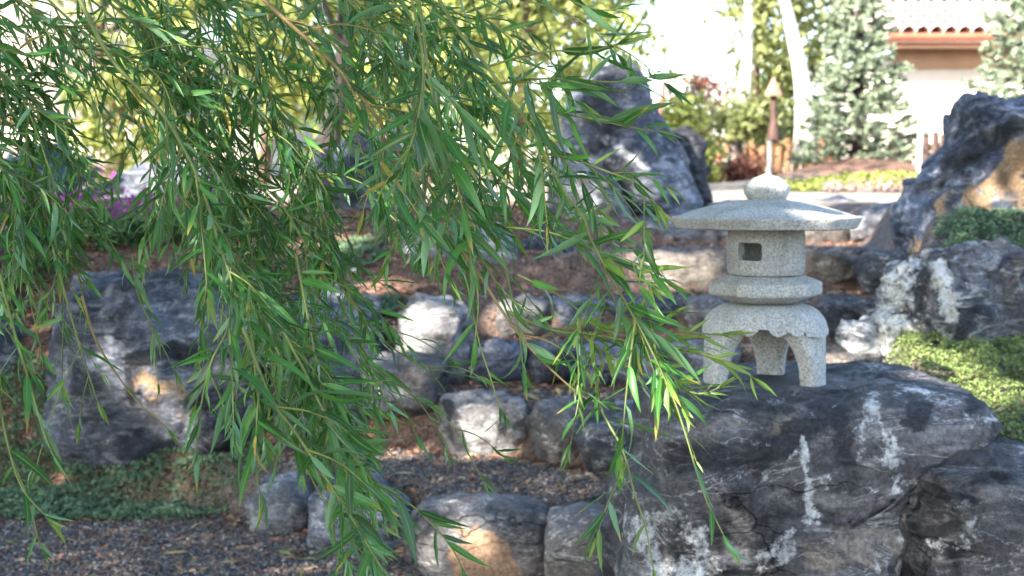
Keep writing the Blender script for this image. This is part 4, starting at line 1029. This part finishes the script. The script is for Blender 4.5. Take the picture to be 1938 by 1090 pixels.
# left: pale garden wall with a brown rail and the neighbour's pale house
PW = simple('pale_wall', (0.58, 0.52, 0.44), 0.9, 0.08, 4, 0.004)
gw = empty('garden_wall', (-5.2, 18, 1.1), 'pale garden wall with a brown coping on the far left', 'wall')
g0 = np.array((-5.2, 18, 1.1))
zt = W(150, 232, 18)[2]
link('wall', mesh_from('wall', boxm(-9, -2.9, 18, 18.25, .5, zt)[0] - g0, boxm(0, 1, 0, 1, 0, 1)[1], PW, False), gw)
link('coping', mesh_from('coping', boxm(-9, -2.88, 17.96, 18.3, zt, zt + .06)[0] - g0, boxm(0, 1, 0, 1, 0, 1)[1], simple('coping_brown', (.24, .14, .10)), False), gw)
h2 = np.array((-11.5, 30, 1.5))
nh = empty('neighbour_house', h2, 'pale house glimpsed through the willow leaves at the top left', 'house')
link('wall', mesh_from('wall', boxm(-19, -7.6, 30, 38, 0, 6.2)[0] - h2, boxm(0, 1, 0, 1, 0, 1)[1], STUC, False), nh)
link('roof', mesh_from('roof', np.array([(-19.5, 29.4, 6.2), (-7.1, 29.4, 6.2), (-7.1, 38.6, 6.2), (-19.5, 38.6, 6.2), (-19.5, 34, 8.2), (-8.5, 34, 8.2)]) - h2, [(0, 1, 5, 4), (1, 2, 5), (2, 3, 4, 5), (3, 0, 4), (0, 3, 2, 1)], TERR, False), nh)
# ------------------------------------------------------------------ the weeping willow: trunk, limbs and crown outside the picture, branches hanging into it
STEM = simple('willow_stem', (0.15, 0.19, 0.055), 0.55, 0.25, 30, 0.0)
STEMB = simple('willow_stem_brown', (0.26, 0.19, 0.08), 0.6, 0.3, 30, 0.0)
L_WIL = leaf_mat('willow_leaf', (0.036, 0.140, 0.026), (0.105, 0.215, 0.120), 0.26, 0.36, 0.62, vcol=True, rib=(0.20, 0.30, 0.10), tcol=(0.16, 0.38, 0.05))
L_LIT_YNG = leaf_mat('backlit_young_willow_leaf', (0.12, 0.23, 0.04), (0.19, 0.29, 0.10), 0.38, 0.38, 0.30, vcol=True, rib=(0.34, 0.42, 0.14), tcol=(0.36, 0.48, 0.07))  # backlit yellow of the right shoots put into the colour; young tips share it
NST = 8
def leaf_variant(bend, curl, fold, wid, tone, seed, twist=0.0):
    rs = np.random.default_rng(seed)
    u = np.linspace(0, 1, NST)
    w = np.sin(np.pi * np.clip(u, 0, 1) ** 0.72) ** 0.85 * wid * (1 - .25 * u)
    w[0] = .008; w[-1] = .001
    ang = bend * u ** 1.3; x = np.concatenate(([0], np.cumsum(np.cos(ang[1:]) * np.diff(u)))); z = -np.concatenate(([0], np.cumsum(np.sin(ang[1:]) * np.diff(u))))
    y = curl * u * u
    V, c = [], []
    for i in range(NST):
        r = twist * u[i]
        for s in (-1, 0, 1):
            a = s * w[i]; h = abs(s) * w[i] * fold + (.012 * math.sin(u[i] * 19 + seed) * abs(s) * (w[i] / wid))
            V.append((x[i], y[i] + a * math.cos(r) - h * math.sin(r), z[i] + h * math.cos(r) + a * math.sin(r))); c.append((tone, 1.0 if s == 0 else 0.0, (.9 if i >= NST - 2 else .25 if i == NST - 3 else 0) if seed == 3 else 0))
    Q = [(i * 3 + k, (i + 1) * 3 + k, (i + 1) * 3 + k + 1, i * 3 + k + 1) for i in range(NST - 1) for k in (0, 1)]
    return np.array(V, float), np.array(Q), np.array(c, float)
VAR = []
for k in range(14):
    r = random.Random(k)
    VAR.append(leaf_variant(r.uniform(-.35, 1.25), r.uniform(-.2, .2), r.uniform(.10, .45), r.uniform(.066, .090), r.uniform(.15, .9), k, r.uniform(-.7, .7)))
leaf_me = {}
def get_leaf_mesh(k, mat):
    if (k, mat.name) not in leaf_me:
        V_, Q_, c_ = VAR[k]; leaf_me[(k, mat.name)] = mesh_from('leaf', V_, Q_, mat, True, c_)
    return leaf_me[(k, mat.name)]
wr = random.Random(21)
def vrand(s=1.0): return np.array([wr.gauss(0, s) for _ in range(3)])
def unit(v): return v / (np.linalg.norm(v) + 1e-9)
ALL = []      # (branch index, origin, frame 3x3 columns, length, variant, young)
BR = []       # (tubes, material, rootflag)
def leafing(bi, pts, n0, spacing, size, young=0.0, spread=0.92, skip=0.0, tip=True, droop=.16):
    pts = np.asarray(pts); seg = np.linalg.norm(np.diff(pts, axis=0), axis=1); L = seg.sum(); cum = np.concatenate(([0], np.cumsum(seg)))
    d = L * n0 + wr.uniform(0, spacing); phi = wr.uniform(0, 6.28)
    while d < L * 0.995:
        i = min(np.searchsorted(cum, d) - 1, len(seg) - 1); i = max(i, 0)
        p = pts[i] + (pts[i + 1] - pts[i]) * (d - cum[i]) / seg[i]; T = unit(pts[i + 1] - pts[i])
        f = d / L
        if wr.random() > skip and wr.random() < 0.35 + 0.65 * room(p):
            a = np.cross(T, (0, 1.0, 0.15)); a = unit(a); b = np.cross(T, a)
            side = math.cos(phi) * a + math.sin(phi) * b * 0.8
            sp = spread * wr.uniform(.5, 1.55) * (1.05 - .45 * f)
            D = unit(T * math.cos(sp) + side * math.sin(sp) + np.array((0, 0, -droop * wr.uniform(-.7, 1.4))) + vrand(.10))
            N = unit(np.cross(D, np.cross(T + vrand(.5), D)) * -1 + vrand(.55) + (0, -.3, .45)); N = unit(N - D * N.dot(D)); B = np.cross(N, D)
            l = size * wr.choice((wr.uniform(.45, .8), wr.uniform(.75, 1.25), wr.uniform(.75, 1.25))) * (1 - .42 * max(0, f - .72) / .28 - .25 * max(0, .2 - f) / .2)
            ALL.append((bi, p, np.stack((D, B, N), 1), l, wr.randrange(len(VAR)), wr.random() < young * (0.35 + f)))
        phi += 2.4 + wr.gauss(0, .35); d += spacing * wr.uniform(.65, 1.35) * (1 - .35 * f)
    if tip:
        T = unit(pts[-1] - pts[-3])
        for q in range(3):
            D = unit(T + vrand(.16)); N = unit(vrand() + (0, -.4, .4)); N = unit(N - D * N.dot(D))
            ALL.append((bi, pts[-1], np.stack((D, np.cross(N, D), N), 1), size * wr.uniform(.4, .75), wr.randrange(len(VAR)), True if young > 0 or wr.random() < .35 else False))
def room(p):
    """how readily a side shoot grows here: the curtain is thin low on the left, over the steps and past its right edge"""
    x, y = proj(np.array(p))[:2]
    if x > 1400: return .0
    if x < 345 and y > 500: return .30
    if x > 1250 and y < 590: return .1
    if x > 1240 and y > 770: return .15
    if 735 < x < 1045 and y > 440 + (1045 - x) * .2: return .12
    if 1045 <= x < 1130 and 470 < y < 620: return .35
    if 990 < x < 1250 and y < 120: return .5
    if x > 1080 and y < 500: return .7
    if 1040 <= x < 1250 and y > 800: return .35
    if 345 <= x < 620 and y > 880: return .35
    if x > 720 and y > 850: return .3
    return 1.0
def branch(ctrl, Y0, Y1, r0, size=.075, spacing=.017, side=6, slen=(.05, .15), young=0.0, brown=False, up=True, n0=0.05, jit=0.0, sspread=.55, mainleaf=True, skip=0.0, sdroop=.32, wild=0.0):
    """ctrl: photo positions of one hanging branch; its distance runs from Y0 to Y1"""
    c = np.array(ctrl, float)
    if jit: c = c + np.array([[wr.gauss(0, jit), wr.gauss(0, jit * .7)]]) + np.array([[wr.gauss(0, jit * .3), wr.gauss(0, jit * .3)] for _ in c])
    dist = np.concatenate(([0], np.cumsum(np.hypot(*np.diff(c, axis=0).T)))); f = dist / dist[-1]
    P = np.array([W(px, py, Y0 + (Y1 - Y0) * t) for (px, py), t in zip(c, f)])
    root = None
    if up:     # carry the branch up and back to a limb outside the picture
        d = P[0]; t = unit(P[0] - P[1])
        pre = [np.array((d[0] - .75, d[1] - .75, max(d[2] + .9, 2.5))), d + np.array((-.42, -.22, .62)), d + t * .16 + np.array((-.05, -.02, .07))]
        P = np.vstack((pre, P))
    path = spline(P, 46); n = len(path)
    rad = np.linspace(r0, .0009, n)
    bi = len(BR); tubes = [tube(path, rad, 6)]
    k0 = int(n * (.40 if up else 0))
    vis = path[k0:]
    if mainleaf: leafing(bi, vis, n0, spacing, size, young, skip=skip)
    for s in range(side):
        f = (s + wr.uniform(.1, .9)) / side * .92
        i = min(int(f * len(vis)), len(vis) - 2); p = vis[i]; T = unit(vis[i + 1] - vis[i])
        a = unit(np.cross(T, (0, 1.0, 0))); b = np.cross(T, a); ph = wr.uniform(0, 6.28)
        sd = math.cos(ph) * a + math.sin(ph) * b * .7
        D = unit(T + sd * wr.uniform(.5, 1.3) * (sspread / .55) + vrand(.15 + wild)); L = wr.uniform(*slen)
        q1 = p + D * L * .45; q2 = p + D * L * .8 + np.array((.0, 0, -L * sdroop * .35)); q3 = q2 + unit(D + np.array((0.0, 0, -sdroop * 1.7))) * L * .35
        if wr.random() > room(q2): continue
        sp_ = spline([p, q1, q2, q3], 12)
        tubes.append(tube(sp_, np.linspace(min(.0019, r0 * .6), .0006, 12), 5))
        leafing(bi, sp_, .06, spacing * 0.92, size * wr.uniform(.75, 1.0), young, skip=skip)
    BR.append((tubes, STEMB if brown else STEM))
B = branch
# --- the branches the photograph lets one follow
B([(120, -60), (180, 60), (225, 130), (300, 205), (352, 290), (388, 372), (415, 465), (440, 540), (432, 620), (398, 690), (375, 800), (372, 850)], 2.15, 1.95, .0042, .078, .024, 10)
B([(-60, -60), (50, 10), (130, 66), (205, 132), (300, 215), (340, 330), (350, 420)], 2.35, 2.3, .0045, .06, .017, 16)
B([(430, -80), (500, 0), (560, 55), (640, 130), (703, 208), (724, 240), (779, 330), (820, 394), (870, 468)], 2.2, 2.08, .0050, .066, .019, 13, brown=True)
B([(862, 456), (911, 526), (952, 591), (1011, 667), (1093, 743), (1140, 765)], 2.08, 2.0, .0026, .062, .022, 2, brown=True, up=False, skip=.75, slen=(.05, .1))
B([(800, -70), (834, 5), (875, 69), (921, 124), (958, 179), (999, 234), (1059, 348), (1105, 413), (1117, 450), (1164, 538), (1211, 620), (1270, 743), (1300, 830), (1330, 930), (1368, 1010)], 2.0, 1.85, .0032, .088, .030, 5, n0=.02, sspread=.4)
B([(780, -60), (811, 140), (838, 257), (870, 367), (889, 481), (905, 560), (900, 640)], 2.0, 1.95, .0028, .082, .022, 6)
B([(760, -60), (800, 110), (790, 230), (768, 300), (745, 360), (752, 420)], 1.95, 1.9, .0026, .085, .022, 3)
B([(440, 500), (470, 590), (482, 690), (484, 800), (486, 900), (492, 930)], 2.05, 1.95, .0024, .088, .020, 3, up=False)
B([(460, 620), (511, 750), (564, 826), (646, 949), (699, 1037), (745, 1110)], 1.98, 1.9, .0030, .085, .027, 5, up=False)
B([(500, 560), (575, 700), (625, 800), (700, 900), (790, 965), (850, 1030), (880, 1085)], 2.05, 1.95, .0024, .080, .020, 5, up=False)
B([(155, 560), (180, 640), (215, 700), (262, 762), (318, 812)], 2.2, 2.2, .0022, .05, .05, 2, up=False, brown=True, skip=.6)
B([(960, 590), (1010, 612), (1060, 628), (1110, 630), (1200, 626), (1290, 628), (1362, 634)], 2.05, 1.95, .0024, .070, .020, 3, young=.9, up=False, slen=(.07, .14), sdroop=.3)
B([(1090, 628), (1160, 640), (1240, 655), (1320, 668), (1390, 690), (1425, 715)], 2.0, 1.9, .0022, .070, .018, 4, young=.9, up=False, slen=(.06, .13), sdroop=.3)
B([(1105, 632), (1140, 680), (1130, 730), (1140, 780), (1178, 850), (1200, 930), (1222, 1000), (1236, 1075)], 2.0, 1.9, .0024, .078, .020, 8, young=.2, up=False, slen=(.07, .15))
B([(1110, 640), (1180, 690), (1250, 720), (1320, 745), (1360, 735)], 2.02, 1.95, .0018, .055, .014, 4, young=.8, up=False, slen=(.06, .12))
B([(925, 125), (985, 108), (1050, 96), (1110, 98), (1165, 84)], 2.0, 1.95, .0018, .078, .024, 2, up=False, slen=(.06, .12), sdroop=.1)
B([(930, 160), (1010, 150), (1085, 150), (1160, 155), (1225, 146)], 2.0, 1.9, .0018, .085, .022, 2, up=False, slen=(.06, .12), sdroop=.2)
B([(980, 215), (1050, 215), (1120, 225), (1190, 240), (1240, 248)], 2.0, 1.9, .0018, .080, .020, 2, up=False, slen=(.06, .12))
B([(1020, 290), (1080, 300), (1150, 325), (1200, 345), (1240, 385)], 1.98, 1.9, .0018, .075, .018, 4, young=.3, up=False, slen=(.06, .12))
B([(960, 430), (1040, 440), (1120, 470), (1190, 495), (1255, 530)], 2.0, 1.9, .0018, .075, .018, 3, young=.5, up=False, slen=(.06, .12))
B([(980, 520), (1060, 560), (1110, 600)], 2.0, 1.95, .0016, .07, .016, 2, young=.4, up=False, slen=(.06, .12))
B([(1140, 470), (1150, 540), (1185, 600), (1230, 640), (1252, 700)], 1.98, 1.9, .0016, .085, .022, 1, up=False, slen=(.06, .12))
B([(900, -60), (985, -5), (1060, 20), (1120, 55), (1165, 100)], 2.0, 1.95, .0020, .08, .022, 3, sdroop=.2)
B([(1020, -70), (1075, -5), (1120, 15), (1160, 20)], 2.0, 1.95, .0018, .085, .028, 2, sdroop=.2)
B([(0, 520), (25, 620), (55, 720), (80, 810), (100, 860)], 1.95, 1.9, .0022, .078, .022, 4, up=False)
B([(-40, 560), (-10, 700), (10, 820), (40, 920), (85, 975)], 1.95, 1.9, .0022, .075, .020, 4, up=False)
B([(20, 860), (55, 950), (70, 1010), (80, 1040)], 2.1, 2.1, .0012, .045, .020, 1, up=False)
B([(100, 470), (135, 600), (165, 700), (185, 760)], 2.1, 2.1, .0018, .065, .022, 4, up=False)
B([(250, 480), (262, 560), (300, 640), (330, 700)], 2.3, 2.3, .0016, .055, .022, 4, up=False)
B([(640, 560), (700, 680), (770, 740), (850, 800), (915, 910)], 2.35, 2.3, .0020, .055, .016, 5, up=False, slen=(.06, .13))
B([(600, 470), (660, 560), (720, 640), (800, 690), (900, 715)], 2.4, 2.35, .0020, .055, .016, 5, up=False, slen=(.06, .13))
B([(840, 390), (880, 520), (905, 640), (930, 720), (945, 770)], 2.1, 2.0, .0018, .07, .020, 4, up=False)
B([(950, 480), (975, 590), (985, 650), (990, 700)], 2.15, 2.1, .0016, .065, .018, 4, up=False)
B([(560, 480), (590, 640), (620, 800), (640, 920), (655, 1060)], 2.1, 2.0, .0022, .075, .018, 8, up=False)
B([(430, 540), (520, 640), (600, 760), (690, 880), (760, 1000)], 2.2, 2.1, .0022, .07, .017, 8, up=False)
# --- fuller growth behind them, thickest at the upper left
def many(n, ctrl, Y0, Y1, r0, jit, **k):
    for _ in range(n):
        dy = wr.uniform(-.15, .30)
        branch(ctrl, Y0 + dy, Y1 + dy, r0 * wr.uniform(.6, 1), jit=jit, **k)
many(5, [(-150, -60), (-40, 60), (60, 170), (130, 290), (160, 400), (180, 470)], 2.35, 2.35, .004, 55, size=0.058, spacing=0.0153, side=10)
many(4, [(-200, 80), (-90, 200), (0, 330), (40, 440), (60, 560)], 2.25, 2.25, .004, 45, size=0.061, spacing=0.0153, side=9)
many(6, [(60, -80), (180, 30), (280, 140), (350, 260), (400, 380), (430, 480)], 2.4, 2.4, .004, 55, size=0.057, spacing=0.0153, side=12)
many(6, [(260, -80), (380, 30), (470, 150), (540, 290), (580, 420), (600, 520)], 2.4, 2.35, .004, 60, size=0.058, spacing=0.0153, side=12)
many(5, [(460, -80), (570, 30), (640, 140), (700, 260), (730, 350), (740, 400)], 2.4, 2.35, .0035, 60, size=0.058, spacing=0.0164, side=8)
many(4, [(620, -80), (720, 20), (790, 110), (850, 230), (900, 330), (930, 430)], 2.35, 2.3, .0035, 50, size=0.063, spacing=0.0164, side=9)
many(3, [(760, -80), (850, 20), (920, 110), (970, 230), (1020, 340), (1060, 420)], 2.25, 2.2, .003, 35, size=0.067, spacing=0.0175, side=7)
many(4, [(380, 340), (450, 450), (520, 560), (590, 680), (650, 760)], 2.25, 2.2, .0025, 50, size=0.063, spacing=0.0164, side=7, up=False)
many(3, [(520, 380), (590, 500), (640, 620), (700, 720), (740, 790)], 2.25, 2.2, .0025, 45, size=0.061, spacing=0.0164, side=7, up=False)
many(2, [(430, 560), (500, 700), (560, 800), (640, 900), (700, 980)], 2.2, 2.1, .0022, 40, size=0.069, spacing=0.0184, side=5, up=False)
many(2, [(840, 330), (920, 430), (980, 540), (1040, 610)], 2.2, 2.1, .002, 30, size=0.065, spacing=0.0175, side=5, up=False)
many(2, [(-60, 420), (0, 520), (30, 620), (60, 700)], 2.1, 2.1, .002, 30, size=0.061, spacing=0.0184, side=5, up=False)

tb = np.array((-4.6, -2.2, 0.0))
willow = empty('willow_tree', tb, 'weeping willow whose long narrow leaved branches hang across the left of the view', 'willow')
limbs = [[(-4.6, -2.2, 2.2), (-4.0, -1.2, 3.6), (-2.6, .4, 3.9), (-1.3, 1.5, 3.1), (-.5, 2.0, 2.55)], [(-4.6, -2.2, 2.4), (-3.2, -2.4, 4.2), (-1.6, -2.6, 5.6), (-.8, -2.8, 6.4)],
         [(-4.6, -2.2, 2.4), (-5.4, -.8, 4.4), (-5.8, .8, 5.6)], [(-4.6, -2.2, 2.4), (-5.2, -3.6, 4.6), (-5.6, -4.8, 6.4)], [(-4.6, -2.2, 2.4), (-4.5, -2.0, 4.8), (-4.3, -1.6, 7.4)]]
tr_ = [tube(spline([(-4.6, -2.2, -.2), (-4.62, -2.2, .5), (-4.55, -2.18, 1.5), (-4.6, -2.2, 2.5)], 12) - tb, np.linspace(.36, .26, 12), 14)]
link('trunk', mesh_from('trunk', *join(tr_), BARKD), willow)
link('limbs', mesh_from('limbs', *join([tube(spline(l, 14) - tb, np.linspace(.17, .035, 14), 8) for l in limbs]), BARKD), willow)
brs = []
for tubes, m in BR:
    V_, Q_ = join(tubes); brs.append(link('branch', mesh_from('branch', V_ - tb, Q_, m, True), willow))
# leaves: the 300 that show largest are objects, the others one mesh of real leaves
org = np.array([a[1] for a in ALL]); fr = np.array([a[2] for a in ALL]); ln = np.array([a[3] for a in ALL]); vr = np.array([a[4] for a in ALL]); yg = np.array([a[5] for a in ALL])
tipp = org + fr[:, :, 0] * ln[:, None]
pa, pb_ = proj(org), proj(tipp); pm = (pa + pb_) / 2
inside_ = (pm[:, 0] > 10) & (pm[:, 0] < 1928) & (pm[:, 1] > 10) & (pm[:, 1] < 1080)
face = np.abs((fr[:, :, 2] * (org - (0, 0, EYE)) / np.linalg.norm(org - (0, 0, EYE), axis=1)[:, None]).sum(1))
score = np.hypot(*(pa - pb_)[:, :2].T) * (.35 + face) * inside_ * np.where(pm[:, 2] < 2.12, 1.3, 1.0)
big = np.argsort(-score)[:295]; isbig = np.zeros(len(ALL), bool); isbig[big] = True
for i in big:
    bi = ALL[i][0]
    o = link('leaf', get_leaf_mesh(int(vr[i]), L_LIT_YNG if yg[i] else L_WIL), brs[bi])
    M = np.eye(4); M[:3, :3] = fr[i] * ln[i]; M[:3, 3] = org[i] - tb
    o.matrix_basis = Matrix(M.tolist())
for flag, m, nm_ in ((False, L_WIL, 'foliage'), (True, L_LIT_YNG, 'backlit_young_foliage')):
    Vs, Qs, Cs, n0 = [], [], [], 0
    for k in range(len(VAR)):
        s = np.where((~isbig) & (vr == k) & (yg == flag))[0]
        if not len(s): continue
        V_, Q_, c_ = VAR[k]
        v = np.einsum('nij,kj->nki', fr[s], V_) * ln[s][:, None, None] + (org[s] - tb)[:, None]
        c = np.repeat(c_[None], len(s), 0); c[:, :, 0] = np.clip(rng.uniform(.0, 1.0, len(s)), 0, 1)[:, None]; c[:, :, 2] = np.maximum(c[:, :, 2], (rng.random(len(s)) < .018)[:, None] * .85)
        Vs.append(v.reshape(-1, 3)); Cs.append(c.reshape(-1, 3)); Qs.append((Q_[None] + (np.arange(len(s)) * len(V_))[:, None, None]).reshape(-1, 4) + n0); n0 += len(s) * len(V_)
    link(nm_, mesh_from(nm_, np.concatenate(Vs), np.concatenate(Qs), m, True, np.concatenate(Cs)), willow, kind='stuff')
print('leaves', len(ALL), 'young', yg.sum(), 'branches', len(BR))
# the crown above and behind the camera: it throws the shade the photograph was taken in
S = np.array(SUN)
N_ = 100000
sx = rng.uniform(-6.5, 4.6, N_); sy = rng.uniform(.8, 10.5, N_) ; h = rng.uniform(3.0, 8.0, N_)
P = np.stack((sx, sy, 0 * sx + .5), -1) + S[None] * ((h - .5) / S[2])[:, None]
cl = fbm(P * .9, 3)
keep = cl > -.38
keep &= ~((P[:, 1] > 1.2) & (P[:, 2] < 3.4) & (P[:, 0] > -2.2))
# extra unseen leaves added along the sun rays to keep sun off the lantern
m_ = 5200; T0 = np.stack((rng.uniform(.15, 1.2, m_), rng.uniform(3.1, 4.1, m_), rng.uniform(.7, 1.2, m_)), -1)
P = np.concatenate((P[keep], T0 + S * rng.uniform(4.5, 7.5, m_)[:, None]))
keep = np.ones(len(P), bool)
# openings through which single sun flecks reach the rocks
FLECK = [(W(800, 600, 5.95), .10), (W(845, 585, 5.95), .07), (W(905, 800, 5.4), .10), (W(880, 830, 5.4), .05), (W(290, 725, 5.7), .09), (W(345, 745, 5.7), .06), (W(720, 590, 6.3), .10), (W(760, 650, 5.9), .05),
         (W(1000, 590, 6.5), .13), (W(960, 620, 6.4), .06), (W(790, 850, 5.5), .10), (W(980, 1060, 4.6), .07), (W(1230, 500, 7.2), .10), (W(1310, 500, 7.2), .13), (W(1600, 450, 8.3), .2), (W(1570, 430, 8.3), .15), (W(660, 470, 7.5), .2), (W(720, 520, 6.8), .14),
         (W(1195, 300, 8.9), .10), (W(1130, 360, 8.6), .10), (W(1200, 640, 1.95), .045), (W(1300, 650, 1.92), .06), (W(1390, 690, 1.9), .06), (W(1230, 520, 1.92), .035), (W(1215, 370, 1.9), .03), (W(1120, 640, 1.98), .03),
         (W(1780, 680, 4.3), .16), (W(1700, 660, 4.5), .14), (W(1600, 685, 4.7), .09), (W(1680, 640, 4.4), .08), (W(1880, 740, 3.9), .16), (W(1800, 700, 4.1), .14), (W(1740, 690, 4.3), .12), (W(280, 300, 2.3), .03), (W(230, 210, 2.3), .04), (W(560, 130, 2.3), .03), (W(330, 120, 2.3), .03), (W(620, 90, 2.3), .04), (W(460, 60, 2.3), .04), (W(1920, 350, 5.6), .10)]
for c_, r_ in FLECK:
    d = P - c_; t_ = d @ S; dd = np.linalg.norm(d - t_[:, None] * S, axis=1)
    keep &= dd > r_ * 0.9 + .03
P = P[keep]
n = len(P)
D = unit(np.array((0.1, .05, -1.0)))[None] + rng.normal(size=(n, 3)) * .45; D /= np.linalg.norm(D, axis=1)[:, None]
Nn = rng.normal(size=(n, 3)) + S * .8; B_ = np.cross(D, Nn); B_ /= np.linalg.norm(B_, axis=1)[:, None]
L_ = rng.uniform(.12, .22, n)[:, None]; Wd = L_ * .16
q = np.stack((P, P + D * L_ * .45 + B_ * Wd, P + D * L_, P + D * L_ * .45 - B_ * Wd), 1).reshape(-1, 3) - tb
link('crown', mesh_from('crown', q, np.arange(4 * n).reshape(n, 4), L_WIL, False, tone_cols(n)), willow, kind='stuff', label='dense drooping crown above and behind the viewpoint, with leaves added to shade the lantern')
